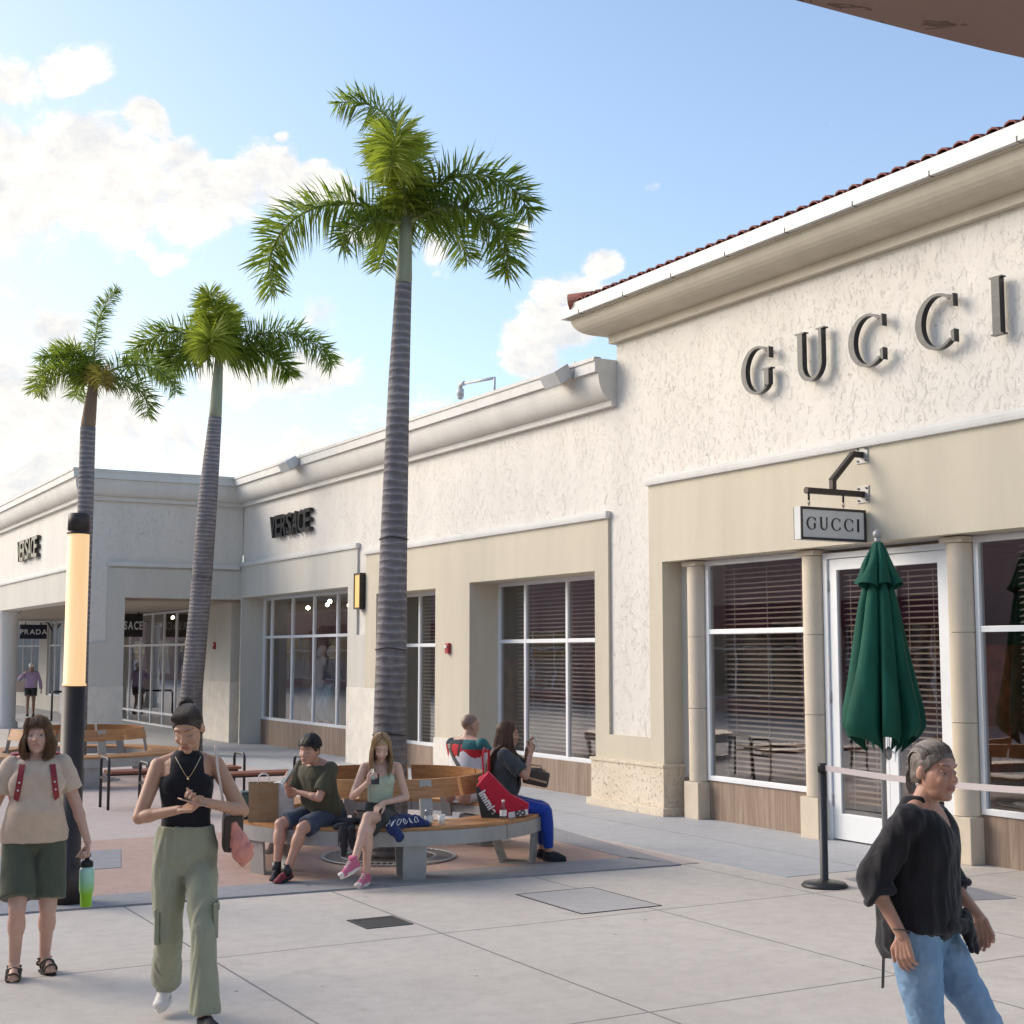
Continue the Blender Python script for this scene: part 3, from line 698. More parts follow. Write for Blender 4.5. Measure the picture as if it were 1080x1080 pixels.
b = MB().tube([(9.75,17.75,5.64),(9.75,17.75,5.90)], .02, 8).tube([(9.75,17.75,5.89),(9.65,18.55,5.93)], .022, 10).tube([(9.65,18.5,5.93),(9.65,18.62,5.93),(9.65,18.64,5.84)], .035, 10); PB(b, 'arm', M['gutter'], cc)
b = MB().tube([(9.65,18.63,5.86),(9.65,18.63,5.76)], .055, 14); b.sphere((9.65,18.63,5.75),(.052,.052,.05)); PB(b, 'dome', M['gutter'], cc)

# ------------------------------------------------------------------ lamp post
lp = thing('lamp_post', 'round plaza lamp post with a tall warm glowing cylinder between dark bronze ends', 'lamp post', (2.49,11.3,0))
def lampglow(nt, b):
    v = coords(nt); n = ntex(nt, coords(nt, (6,6,.5)), 2, 3)
    L(nt, ramp(nt, n, [(.3,(1.,.60,.27)),(.7,(1.,.70,.37))]), b.inputs['Emission Color'])
lg = emis('warm_glowing_diffuser', (.30,.22,.14), .50, lampglow)
lp_r = .083
MB().lathe((0,0,0), [(0,0),(.135,0),(.135,.26),(.105,.30),(lp_r+.006,.31),(lp_r+.006,1.655),(0,1.655)], 36).build('post', M['bronze'], lp)
MB().lathe((0,0,0), [(0,1.656),(lp_r+.008,1.656),(lp_r+.008,1.672),(lp_r,1.673),(lp_r,2.835),(0,2.835)], 36).build('diffuser', lg, lp)
MB().lathe((0,0,0), [(0,2.836),(lp_r+.006,2.836),(lp_r+.006,2.85),(lp_r-.004,2.852),(lp_r-.004,2.865),(lp_r+.002,2.866),(lp_r+.002,2.99),(lp_r-.01,3.0),(0,3.0)], 36).build('cap', M['bronze'], lp)

# ------------------------------------------------------------------ palms
def barkf(nt, b):
    tc = N(nt, 'ShaderNodeTexCoord'); v = tc.outputs['Object']
    wv = N(nt, 'ShaderNodeTexWave', bands_direction='Z', wave_profile='SIN'); wv.inputs['Scale'].default_value = 4.1; wv.inputs['Distortion'].default_value = 3.2; wv.inputs['Detail'].default_value = 3; wv.inputs['Detail Scale'].default_value = 2.2
    mp = N(nt, 'ShaderNodeMapping'); mp.inputs['Scale'].default_value = (.5,.5,1); L(nt, v, mp.inputs['Vector']); L(nt, mp.outputs[0], wv.inputs['Vector'])
    sx = N(nt, 'ShaderNodeSeparateXYZ'); L(nt, v, sx.inputs[0])
    n = ntex(nt, coords(nt, (1,1,.4)), 9, 6, .7)
    c = ramp(nt, wv.outputs['Fac'], [(0.,(.15,.135,.14)),(.45,(.185,.17,.178)),(.88,(.215,.195,.205)),(1.,(.33,.305,.31))])
    base = ramp(nt, math_(nt, 'DIVIDE', sx.outputs[2], 2.2), [(.3,1.),(1.,0.)])
    dark = ramp(nt, n, [(.3,(.10,.088,.085)),(.7,(.21,.19,.18))])
    c = mixc(nt, math_(nt, 'MULTIPLY', base, .85), c, dark)
    c = mixc(nt, ramp(nt, n, [(.45,0.),(.75,.55)]), c, (.30,.28,.265)); c = mixc(nt, ramp(nt, ntex(nt, coords(nt, (1,1,.5)), 3, 6, .7), [(.45,0.),(.65,.5)]), c, (.12,.108,.105))
    L(nt, c, b.inputs['Base Color']); bump(nt, b, math_(nt, 'ADD', math_(nt, 'MULTIPLY', wv.outputs['Fac'], .8), math_(nt, 'MULTIPLY', n, 1.4)), .010)
M['bark'] = mat('ringed_palm_bark', (.2,.18,.18), .85, 0, .2, barkf)
M['shaft'] = mat('palm_crownshaft', (.25,.27,.18), .55, 0, .4, varied((.26,.28,.19), .2, 3, 30, .001, (3,3,.5)))
M['shaftbrown'] = mat('dry_palm_sheath', (.25,.17,.11), .8, 0, .3, varied((.24,.16,.11), .3, 3, 30, .001, (3,3,.5)))
M['rachis'] = mat('palm_rachis', (.22,.25,.08), .6)
def leafm(name, c1, c2, tr=.35):
    m = bpy.data.materials.new(name); m.use_nodes = True; nt = m.node_tree; b = nt.nodes['Principled BSDF']; o = nt.nodes['Material Output']
    g = N(nt, 'ShaderNodeNewGeometry'); c = mixc(nt, g.outputs['Random Per Island'], c1, c2)
    L(nt, c, b.inputs['Base Color']); b.inputs['Roughness'].default_value = .45
    t = N(nt, 'ShaderNodeBsdfTranslucent'); L(nt, mixc(nt, .5, c, (.35,.45,.03)), t.inputs['Color'])
    mx = N(nt, 'ShaderNodeMixShader'); mx.inputs[0].default_value = tr; L(nt, b.outputs[0], mx.inputs[1]); L(nt, t.outputs[0], mx.inputs[2]); L(nt, mx.outputs[0], o.inputs[0]); return m
M['leaf'] = leafm('palm_leaf_green', (.11,.20,.035), (.24,.31,.055), .5)
M['leafy'] = leafm('palm_leaf_sunlit_tint', (.22,.28,.025), (.36,.39,.06), .5)  # lit copy of the green leaf: sunlight on fronds put into the colour
M['leafo'] = leafm('palm_leaf_orange_brown', (.22,.13,.02), (.30,.20,.05), .35)
RV = V((math.cos(R(29.5)), -math.sin(R(29.5)), 0)); FV = V((math.sin(R(29.5)), math.cos(R(29.5)), 0))
def frond(root, c, az, e0, e1, Ln, m='leaf', leaf=.42, n=150, seed=0, plume=1., curve=1.3):
    """az: compass around trunk relative to picture plane (0 = picture right, 90 = away); e0,e1 start/end elevation deg"""
    rg = random.Random(seed); h = RV*math.cos(R(az))+FV*math.sin(R(az)); K = 22; p = V(c); pts = [p.copy()]; sw = rg.uniform(-.25,.25)
    side = V((-h.y, h.x, 0))
    for k in range(K):
        t = ((k+.5)/K)**curve; e = R(e0+(e1-e0)*t); hd = (h+side*sw*t).normalized()
        p = p + (hd*math.cos(e)+V((0,0,math.sin(e))))*Ln/K; pts.append(p.copy())
    rb = MB().tube(pts, [.022*(1-k/K*.85) for k in range(K+1)], 6)
    fr = rb.build('frond', M['rachis'], root)
    lm = MB(); n = int(n*3.0)
    for i in range(n):
        t = .08+.92*(i+rg.random())/n; q = t*K; k = min(int(q), K-1); b = pts[k].lerp(pts[k+1], q-k); d = (pts[k+1]-pts[k]).normalized()
        u = d.cross(V((0,0,1)));
        if u.length < .25: u = side.copy()
        u.normalize(); w = u.cross(d).normalized()
        ang = rg.choice((0,PI))+rg.uniform(-1.25,1.25)*plume
        out = (u*math.cos(ang)+w*math.sin(ang))
        ll = leaf*(.40+.75*math.sin(PI*min(1,(t*.80+.16)))**.7)*rg.uniform(.8,1.12)
        fwd = .12+.42*t
        dirn = (out+d*fwd).normalized(); tip = b+dirn*ll+V((0,0,-.16*ll*rg.random()-.06*ll)); mid = b+dirn*ll*.5+V((0,0,.02*ll))
        wd = dirn.cross(V((rg.uniform(-1,1),rg.uniform(-1,1),rg.uniform(-1,1)))).normalized()*leaf*.024*rg.uniform(.8,1.3)
        lm.add([b-wd*.5, b+wd*.5, mid+wd, tip, mid-wd], [(0,1,2,3,4)])
    lm.build('leaflets', M[m], fr, fix=False)
    return fr
def palm(label, base, pts, radii, shaft, fronds, leaf, ringz=()):
    root = thing('palm_tree', label, 'palm tree', base, 0, 'ringed trunk palms along the plaza')
    # smooth trunk through control points
    zs = [p[2] for p in pts]; K = 90
    P_ = []; Rr = []
    for i in range(K+1):
        z = zs[0]+(zs[-1]-zs[0])*i/K
        P_.append((float(np.interp(z, zs, [p[0] for p in pts])), float(np.interp(z, zs, [p[1] for p in pts])), z)); Rr.append(float(np.interp(z, zs, radii))*(1+.012*math.sin(i*1.7)))
    for _ in range(6):
        P_ = [P_[0]]+[tuple((P_[i-1][j]+P_[i][j]*2+P_[i+1][j])/4 for j in range(3)) for i in range(1,K)]+[P_[-1]]
        Rr = [Rr[0]]+[(Rr[i-1]+2*Rr[i]+Rr[i+1])/4 for i in range(1,K)]+[Rr[-1]]
    MB().tube(P_, Rr, 28).build('trunk', M['bark'], root)
    s0 = V(pts[-1]); s1 = s0+V(shaft[0]); ra, rb, m = shaft[1:]
    MB().tube([s0-V((0,0,.02)), s0.lerp(s1,.08), s0.lerp(s1,.4), s0.lerp(s1,.75), s1], [ra*1.02, ra*1.05, ra*.92, rb*1.05, rb*.9], 20).build('crownshaft', M[m], root)
    for i, f in enumerate(fronds):
        frond(root, s1+V((0,0,-.06)), *f[:4], m=f[4] if len(f) > 4 else 'leaf', leaf=leaf*(f[5] if len(f) > 5 else 1), n=f[6] if len(f) > 6 else 170, curve=f[7] if len(f) > 7 else 1.3, seed=i*7+int(base[0]*10))
    for z in ringz:
        x, y = np.interp(z, zs, [p[0] for p in pts]), np.interp(z, zs, [p[1] for p in pts]); r = float(np.interp(z, zs, radii))+.006
        MB().tube([(x+r*math.cos(a), y+r*math.sin(a), z+.01*math.sin(a*2)) for a in np.linspace(0,2*PI,29)], .006, 5, False).build('cable', M['black'], root)
    return root
p1 = palm('tallest palm rising from the round bench with seated people', (5.65,12.33,0),
   [(0,0,0),(0,0,.4),(.0,0,1.5),(.02,-.01,3),(.05,-.03,4.5),(.085,-.045,5.5)], [.20,.175,.150,.130,.104,.080], ((.02,-.01,.65),.078,.060,'shaft'),
   [(180,34,-112,1.98,'leaf',1.0,200),(174,98,-14,1.72,'leaf',.9,150,1.9),(262,78,-82,1.6,'leafy',1.,190),(2,66,-74,1.62,'leaf',1.0,180),(-12,32,-110,1.5,'leaf',1.,170),
    (60,40,-70,1.2,'leaf',.9,100),(110,35,-70,1.2,'leaf',.9,100),(200,12,-75,.8,'leaf',.85,80),(245,85,-10,.95,'leafy',.8,80)], .36, (3.0,1.95,1.15))
p2 = palm('middle palm with top frond tinted a sunlit yellow green behind the small slatted benches', (8.02,26.5,0),
   [(0,0,0),(0.0,0,1.2),(.12,-.05,3),(.20,-.1,4.8),(.30,-.15,6.45)], [.23,.205,.195,.185,.125], ((.05,-.02,1.25),.118,.085,'shaft'),
   [(178,52,-80,2.2,'leaf',.9,170),(2,42,-66,2.6,'leaf',.9,190),(262,86,20,1.35,'leafy',.95,180),(90,80,20,1.3,'leafy',1.,110),(25,30,-65,1.6),(150,30,-65,1.6),(270,45,-60,1.2,'leafy')], .56, (3.35,))
p3 = palm('leftmost palm behind the lamp post with an orange frond and a brown sheath', (4.94,22.1,0),
   [(0,0,0),(0,0,2),(.02,0,4),(.02,0,5.4)], [.145,.13,.12,.115], ((.06,-.03,.75),.105,.075,'shaftbrown'),
   [(182,50,-85,1.25,'leaf',.9,110),(165,66,-35,1.15,'leaf',.9,100),(200,35,-85,1.0,'leafy',.8,90),(20,92,48,1.6,'leaf',.72,170,2.2),(150,72,-10,1.1,'leafy',.9,120),(3,44,-72,1.55,'leaf',.9,120),(-10,18,-95,1.3,'leaf',.9,100),(-60,25,-60,.85,'leafo',.7,80),(120,35,-60,1.0,'leaf',.9,70)], .36)

# ------------------------------------------------------------------ round benches
def ring_bench(label, loc, rz=0):
    root = thing('round_bench', label, 'bench', loc, rz, 'round plaza benches')
    # angle 0 = towards camera direction (-FV)
    a_c = math.atan2(-FV.y, -FV.x)
    def arc(mb, r0, r1, z0, z1, a0, a1, n=14, lean=0.):
        pr = [(r0,z0),(r1,z0),(r1+lean,z1),(r0+lean,z1)]; k = n+1; vs = []
        for i in range(k):
            a = a0+(a1-a0)*i/n
            for (r, z) in pr: vs.append((r*math.cos(a), r*math.sin(a), z))
        fs = [(i*4+j, i*4+(j+1)%4, (i+1)*4+(j+1)%4, (i+1)*4+j) for i in range(n) for j in range(4)]+[(0,1,2,3),(n*4+3,n*4+2,n*4+1,n*4)]
        return mb.add(vs, fs)
    for k in range(6):
        a0 = a_c+R(20+60*k-30+0)+.003; a1 = a0+R(60)-.006
        arc(MB(), 1.07, 1.56, .422, .452, a0, a1).build('seat', M['benchwood'], root)
        arc(MB(), 1.545, 1.575, .30, .4215, a0, a1).build('seat_edge', M['steel'], root)
        arc(MB(), 1.06, 1.085, .34, .4215, a0, a1).build('seat_edge', M['steel'], root)
        if k != 4: arc(MB(), .98, 1.02, .64, .80, a0+.02, a1-.02, 14, -.05).build('backrest', M['benchwood'], root)
    for k in range(6):
        a = a_c+R(15+60*k); u = V((math.cos(a), math.sin(a), 0)); t = V((-u.y, u.x, 0)); mb = MB(); w = .105
        def pl(p, q, th=.012):
            d = (V(q)-V(p)); l = d.length; d.normalize(); n_ = d.cross(t).normalized(); mb.obox((V(p)+V(q))/2, d*(l/2), t*w, n_*th)
        o_b = u*1.50+V((0,0,.0)); o_t = u*1.52+V((0,0,.30)); i_b = u*1.22; i_t = u*1.10+V((0,0,.30))
        pl(o_b+V((0,0,.0)), o_t); pl(i_b+V((0,0,0)), i_t); pl(i_b+V((0,0,.0121)), o_b+V((0,0,.0121))); pl(i_t+V((0,0,.008)), o_t+V((0,0,.008)))
        mb.build('leg', M['steel'], root)
        mb = MB(); b = a+R(12); u = V((math.cos(b), math.sin(b), 0)); t = V((-u.y, u.x, 0)); w = .06
        pl(u*1.05+V((0,0,.30)), u*.965+V((0,0,.79)), .014); mb.build('back_support', M['steel'], root)
    return root
rb1 = ring_bench('round wood and grey steel bench around the tallest palm with people sitting on it', (5.62,12.35,0)); rb1.scale = (.95,.95,1)
rb2 = ring_bench('empty round wood and steel bench behind the glowing lamp post', (4.94,22.1,0), R(10))
# small slatted benches
def slat_bench(label, x0, y0, ln):
    root = thing('slatted_bench', label, 'bench', (x0,y0,0), 0, 'small black framed benches')
    for x in (0, ln):
        f = MB(); r = .018
        f.tube([(x,0,0),(x,0,.56),(x,.015,.60),(x,.05,.625),(x,.35,.625),(x,.385,.60),(x,.40,.56),(x,.40,0)], r, 8); f.bar((x,0,.38),(x,.4,.38),.03,.03); f.build('end_frame', M['black'], root)
    s = MB()
    for k in range(4): s.box(.03, .02+k*.095, .435, ln-.03, .10+k*.095, .465, .004)
    s.build('seat', M['redwood'], root)
    MB().box(.02, .18, .40, ln-.02, .22, .4349).build('rail', M['black'], root); return root
slat_bench('small black framed slatted bench behind, nearer the empty round bench', 4.35, 17.7, 1.72)
slat_bench('small black framed slatted bench in front, ending beside the boy with the phone', 4.57, 16.7, 1.95)
hr = thing('handrail', 'far black metal loop rail by the arcade column', 'rail', (8.9,42,0)); MB().tube([(-.25,0,0),(-.25,0,.78),(-.2,0,.83),(.6,0,.83)], .03, 8).build('loop', M['black'], hr)
# tree grates, hatch, drain
def grate(label, loc):
    r = thing('tree_grate', label, 'tree grate', loc, 0, 'round tree grates'); 
    MB().lathe((0,0,0), [(.22,.016),(.42,.016),(.42,.024),(.22,.024),(.22,.016)], 40).build('soil_ring', M['bronze'], r)
    g = MB(); 
    for k in range(56):
        a = 2*PI*k/56
        g.bar((.44*math.cos(a),.44*math.sin(a),.021),(.60*math.cos(a),.60*math.sin(a),.021),.012,.008)
    g.lathe((0,0,0), [(.42,.017),(.45,.017),(.45,.027),(.42,.027),(.42,.017)], 48).lathe((0,0,0), [(.60,.017),(.63,.017),(.63,.027),(.60,.027),(.60,.017)], 48)
    g.build('slotted_ring', M['steel'], r)
grate('round tree grate with radiating bars under the tallest palm', (5.65,12.33,0)); grate('round tree grate with radiating bars under the leftmost palm', (4.94,22.1,0))
hc = thing('utility_hatch', 'flush rectangular concrete hatch cover with dark metal rim in the paving', 'hatch', (6.03,9.5,0))
m_ = MB(); x0,x1,y0,y1 = 5.68,6.40,9.0,9.98; e = .012
for b in ((x0,y0,x1,y0+e),(x0,y1-e,x1,y1),(x0,y0+e,x0+e,y1-e),(x1-e,y0+e,x1,y1-e)): m_.box(b[0],b[1],0,b[2],b[3],.005)
PB(m_, 'rim', M['black'], hc); PB(MB().box(x0+e,y0+e,0,x1-e,y1-e,.0035), 'cover', mat('hatch_concrete', (.4,.39,.38), .7, build=concrete((.44,.42,.405),(.50,.48,.465))), hc)
dg_ = thing('floor_drain', 'small dark slotted metal floor drain set in the light paving', 'drain', (4.25,9.45,0)); m_ = MB().box(4.08,9.26,.0,4.44,9.30,.006).box(4.08,9.58,0,4.44,9.62,.006).box(4.08,9.3,0,4.11,9.58,.006).box(4.41,9.3,0,4.44,9.58,.006)
for k in range(12): m_.box(4.115+k*.0245, 9.3, .0, 4.115+k*.0245+.013, 9.58, .005)
PB(m_, 'grille', mat('cast_iron', (.10,.095,.09), .6, .6), dg_); PB(MB().box(4.11,9.3,.0,4.41,9.58,.002), 'pit', M['black'], dg_)

# ------------------------------------------------------------------ parasol, stanchions
def greenf(nt, b):
    v = coords(nt, (1,1,.25)); n = ntex(nt, v, 7, 5, .6)
    L(nt, ramp(nt, n, [(.3,(.004,.055,.035)),(.75,(.010,.105,.068))]), b.inputs['Base Color']); bump(nt, b, n, .02, .8, )
M['canvas'] = mat('dark_green_canvas', (.01,.09,.06), .75, 0, .25, greenf)
um = thing('parasol', 'closed dark green canvas parasol on a steel pole in front of the boutique door', 'parasol', (9.20,9.52,0))
MB().tube([(0,0,.02),(0,0,2.93)], .025, 16).build('pole', M['steel'], um)
MB().lathe((0,0,0), [(0,0),(.26,0),(.26,.03),(.06,.06),(.035,.07),(.035,.35),(0,.35)], 28).build('base', M['steel'], um)
MB().sphere((0,0,2.985), .042, 16, 10).lathe((0,0,0), [(0,2.90),(.03,2.905),(.03,2.95),(0,2.955)], 16).build('finial', M['steel'], um)
def folded(z0, z1, prof, nf, amp, ph, twist, name, hem=.0):
    n = 160; K = 40; vs = []
    for i in range(K+1):
        t = i/K; z = z0+(z1-z0)*t; r = float(np.interp(t, [p[0] for p in prof], [p[1] for p in prof]))
        for j in range(n):
            a = 2*PI*j/n; fold = math.cos(nf*a+ph+twist*t); sh = abs(math.cos(nf*a/2+ph/2+twist*t/2))
            rr = r*(1-amp*t**.4*(1-sh)) * (1+.10*math.sin(a*2+1.3)+.05*math.sin(a*3+4*t))
            q = a+.18*math.sin(nf*a+ph)*t
            zz = z - hem*t**6*(.5-sh)*1.0 + (.03*noise.noise(V((math.cos(a)*2,math.sin(a)*2,t*3))) if 0 < t < 1 else 0)
            vs.append((rr*math.cos(q), rr*math.sin(q), zz))
    fs = [(i*n+j, i*n+(j+1)%n, (i+1)*n+(j+1)%n, (i+1)*n+j) for i in range(K) for j in range(n)]
    m = MB().add(vs, fs, True); return m.build(name, M['canvas'], um)
folded(2.90, 1.10, [(0,.03),(.12,.10),(.3,.18),(.6,.275),(.85,.365),(.94,.38),(1,.33)], 7, .55, .6, 1.2, 'canopy', .16)
folded(2.91, 2.50, [(0,.035),(.2,.09),(.6,.165),(1,.225)], 7, .5, .6, .5, 'canopy_vent', .08)
MB().tube([(.03,.03,1.12),(.05,.02,1.0),(.02,0,.92)], .012, 8).sphere((.03,-.04,1.02),(.03,.03,.06)).build('crank', M['steel'], um)
stn = thing('stanchion', 'black queue barrier post with a pale belt stretched to the right', 'barrier post', (8.09,9.08,0), 0, 'queue barrier posts')
def post(root):
    MB().lathe((0,0,0), [(0,0),(.185,0),(.19,.012),(.17,.035),(.06,.055),(.036,.06),(.033,.065),(.033,.93),(0,.93)], 40).build('post', M['black'], root)
    MB().lathe((0,0,0), [(0,.931),(.038,.931),(.038,.995),(.03,1.003),(0,1.003)], 28).build('cap', M['black'], root)
post(stn); belt = MB(); 
vs = []; K = 24
for i in range(K+1):
    t = i/K; yy = -.035-2.43*t; z = .965-.03*math.sin(PI*t)
    vs += [(0,yy,z-.024),(.002,yy,z-.024),(.002,yy,z+.024),(0,yy,z+.024)]
belt.add(vs, [(i*4+j,i*4+(j+1)%4,(i+1)*4+(j+1)%4,(i+1)*4+j) for i in range(K) for j in range(4)])
belt.build('belt', mat('pale_mauve_belt', (.50,.44,.44), .7), stn)
st2 = thing('stanchion', 'black queue barrier post just outside the right edge holding the belt end', 'barrier post', (8.09,6.58,0), 0, 'queue barrier posts'); post(st2)
# ------------------------------------------------------------------ people
def rcap(p0, p1, r0, r1, n=18, m=5):
    p0, p1 = V(p0), V(p1); d = p1-p0; l = max(d.length, 1e-5); d /= l
    pts, rs = [], []
    for k in range(m): a = PI/2*(k+.15)/m; pts.append(p0-d*r0*math.cos(a)); rs.append(r0*math.sin(a))
    pts += [p0, p1]; rs += [r0, r1]
    for k in reversed(range(m)): a = PI/2*(k+.15)/m; pts.append(p1+d*r1*math.cos(a)); rs.append(r1*math.sin(a))
    return MB().tube(pts, rs, n)
def cone(p0, p1, r0, r1, n=24, flat=1.): return MB().tube([p0, V(p0).lerp(V(p1),.5), p1], [r0,(r0+r1)/2,r1], n, True, True, flat)
def ell(c, r, m=None):
    e = MB().sphere((0,0,0), r, 20, 14); return e.xf(Matrix.Translation(V(c)) @ (m.to_4x4() if m is not None else Matrix.Identity(4)))
def loft(secs, n=36):
    """secs: (cx,cy,cz, rx, ry[, power])"""
    mb = MB(); vs = []
    for s_ in secs:
        cx, cy, cz, rx, ry = s_[:5]; e = s_[5] if len(s_) > 5 else 2.3
        for j in range(n):
            a = 2*PI*j/n; c, q = math.cos(a), math.sin(a)
            vs.append((cx+rx*math.copysign(abs(c)**(2/e), c), cy+ry*math.copysign(abs(q)**(2/e), q), cz))
    k = len(secs); fs = [(i*n+j, i*n+(j+1)%n, (i+1)*n+(j+1)%n, (i+1)*n+j) for i in range(k-1) for j in range(n)]
    fs += [tuple(reversed(range(n))), tuple((k-1)*n+j for j in range(n))]
    return mb.add(vs, fs, True)
def remesh(prims, vox, smooth=3):
    me = bpy.data.meshes.new('tmp'); vs, fs = [], []
    for p in prims:
        o = len(vs); vs += p.v; fs += [tuple(i+o for i in f) for f in p.f]
    me.from_pydata(vs, [], fs)
    bm = bmesh.new(); bm.from_mesh(me)
    bmesh.ops.recalc_face_normals(bm, faces=bm.faces[:]); bm.to_mesh(me); bm.free()
    o = bpy.data.objects.new('tmp', me); col.objects.link(o)
    md = o.modifiers.new('r', 'REMESH'); md.mode = 'VOXEL'; md.voxel_size = vox; md.adaptivity = 0
    if smooth: sm = o.modifiers.new('s', 'SMOOTH'); sm.factor = .5; sm.iterations = smooth
    dg = bpy.context.evaluated_depsgraph_get(); r = bpy.data.meshes.new_from_object(o.evaluated_get(dg))
    bpy.data.objects.remove(o); bpy.data.meshes.remove(me); return r
def getco(me): a = np.empty(len(me.vertices)*3, np.float32); me.vertices.foreach_get('co', a); return a.reshape(-1,3).astype(np.float64)
def setco(me, a): me.vertices.foreach_set('co', a.astype(np.float32).ravel()); me.update()
def getno(me): a = np.empty(len(me.vertices)*3, np.float32); me.vertices.foreach_get('normal', a); return a.reshape(-1,3)
def link_mesh(me, name, m, parent):
    me.name = name; me.materials.clear(); me.materials.append(m); me.polygons.foreach_set('use_smooth', [True]*len(me.polygons))
    o = bpy.data.objects.new(name, me); col.objects.link(o); o.parent = parent; return o
def vnoise(P, s, seed=0.):
    """cheap smooth pseudo noise from rotated sines"""
    r = np.random.default_rng(int(seed*1000)+5); out = np.zeros(len(P))
    for _ in range(7):
        k = r.normal(size=3)*s; out += np.sin(P@k + r.uniform(0, 6.28) + 1.3*np.sin(P@(r.normal(size=3)*s*.7)+r.uniform(0,6.28)))
    return out/7*1.6
def wrinkle(me, amp=.006, s=28, seed=0., axis=None, stretch=.3):
    P = getco(me); Nn = getno(me); Q = P.copy()
    if axis is not None: a = np.array(V(axis).normalized()); Q = Q - np.outer(Q@a, a)*(1-stretch)
    n = vnoise(Q, s, seed); n2 = vnoise(Q, s*2.1, seed+2); n3 = vnoise(Q, s*.45, seed+1)
    ridge = (1-np.abs(n)*1.7)*.55+(1-np.abs(n2)*1.7)*.35*(.5+.5*np.tanh(2*n3)); P += Nn*((ridge+n3*.6)*amp)[:,None]; setco(me, P)
def skin_mat(name):
    m = bpy.data.materials.new(name); m.use_nodes = True; nt = m.node_tree; b = nt.nodes['Principled BSDF']
    a = N(nt, 'ShaderNodeVertexColor'); a.layer_name = 'Col'; v = coords(nt)
    L(nt, mixc(nt, ramp(nt, ntex(nt, v, 25, 5, .6), [(.3,0.),(.7,.22)]), a.outputs['Color'], mixc(nt, 1., a.outputs['Color'], (.80,.62,.55), 'MULTIPLY')), b.inputs['Base Color'])
    b.inputs['Roughness'].default_value = .5; b.inputs['Subsurface Weight'].default_value = .12; b.inputs['Subsurface Radius'].default_value = (.01,.004,.002); b.inputs['Subsurface Scale'].default_value = 1.
    bump(nt, b, ntex(nt, v, 400, 3), .0006); return m
M['skin'] = skin_mat('skin')
def cloth(name, c, rough=.85, s=5, amt=.18, fold=.006, fs=14, bs=700, stretch=(1,1,.5)):
    def f(nt, b):
        v = coords(nt); lo = tuple(x*(1-amt) for x in c); hi = tuple(x*(1+amt) for x in c)
        L(nt, mixc(nt, ntex(nt, v, s*3, 5, .6), lo, hi), b.inputs['Base Color'])
        h = math_(nt, 'ADD', math_(nt, 'MULTIPLY', ntex(nt, v, bs, 2), .04), ntex(nt, coords(nt, stretch), fs, 4, .55, .8)); bump(nt, b, h, fold, .8)
        b.inputs['Sheen Weight'].default_value = .15
    return mat(name, c, rough, 0, .25, f)
def vcol_cloth(name, fold=.005):
    def f(nt, b):
        a = N(nt, 'ShaderNodeVertexColor'); a.layer_name = 'Col'; L(nt, a.outputs['Color'], b.inputs['Base Color'])
        bump(nt, b, ntex(nt, coords(nt), 16, 4, .55, .8), fold, .8)
    return mat(name, (1,1,1), .8, 0, .25, f)
def hairmat(name, c1, c2):
    def f(nt, b):
        n = ntex(nt, coords(nt, (60,60,8)), 3, 4, .6); g = N(nt, 'ShaderNodeNewGeometry')
        k = math_(nt, 'ADD', math_(nt, 'MULTIPLY', g.outputs['Random Per Island'], .6), math_(nt, 'MULTIPLY', n, .4))
        L(nt, ramp(nt, k, [(.2,c1),(.8,c2)]), b.inputs['Base Color']); bump(nt, b, n, .003)
    return mat(name, c1, .45, 0, .5, f)
def paint(me, cols):
    at = me.color_attributes.new('Col', 'FLOAT_COLOR', 'POINT'); a = np.ones((len(me.vertices), 4), np.float32); a[:,:3] = cols; at.data.foreach_set('color', a.ravel())
def ik(a, t, l1, l2, pole):
    a, t = V(a), V(t); d = t-a; L_ = min(d.length, (l1+l2)*.998); d.normalize()
    x = (l1*l1-l2*l2+L_*L_)/(2*L_); h = math.sqrt(max(l1*l1-x*x, 0)); p = V(pole); p = (p-d*p.dot(d)).normalized()
    return a+d*x+p*h, a+d*L_
def hand_prims(w, d, nrm, side, s=1., curl=.35, thumb=.5, curls=None, spread=.02):
    """w wrist, d forearm->finger direction, nrm palm normal, side +1/-1 where the thumb sits (along lat)"""
    d = V(d).normalized(); nrm = V(nrm); nrm = (nrm-d*nrm.dot(d)).normalized(); lat = d.cross(nrm)*side; pr = []; w = V(w)
    kn = []
    for i in range(4):
        o = (1.5-i); k = w+d*(.088-.004*abs(i-1.2))*s+lat*o*.0205*s; kn.append(k)
        pr.append(rcap(w+d*.012*s+lat*o*.012*s, k, .0135*s, .0115*s, 12, 3))
    for i, (k, ln) in enumerate(zip(kn, (.066,.076,.071,.055))):
        c = (curls[i] if curls else curl*(1+.12*i)); p = k; dd = (d+lat*(1.5-i)*spread).normalized(); r = .0088*s
        ax = dd.cross(nrm).normalized()
        for j, f in enumerate((.45,.30,.25)):
            dd = Matrix.Rotation(-c*(1.0,1.15,.8)[j]*-1, 3, ax) @ dd if True else dd
            q = p+dd*ln*f*s; pr.append(rcap(p, q, r, r*.92, 12, 3)); p = q; r *= .92
    b = w+d*.022*s+lat*.022*s; dd = (d*.75+lat*.75+nrm*thumb*.6).normalized(); q = b+dd*.042*s; pr.append(rcap(b, q, .0145*s, .0115*s, 12, 3))
    d2 = (d*.95+lat*.15+nrm*thumb*.9).normalized(); q2 = q+d2*.032*s; pr.append(rcap(q, q2, .011*s, .0098*s, 12, 3)); q3 = q2+(d2+nrm*thumb*.3).normalized()*.024*s; pr.append(rcap(q2, q3, .0098*s, .0078*s, 12, 3))
    return pr
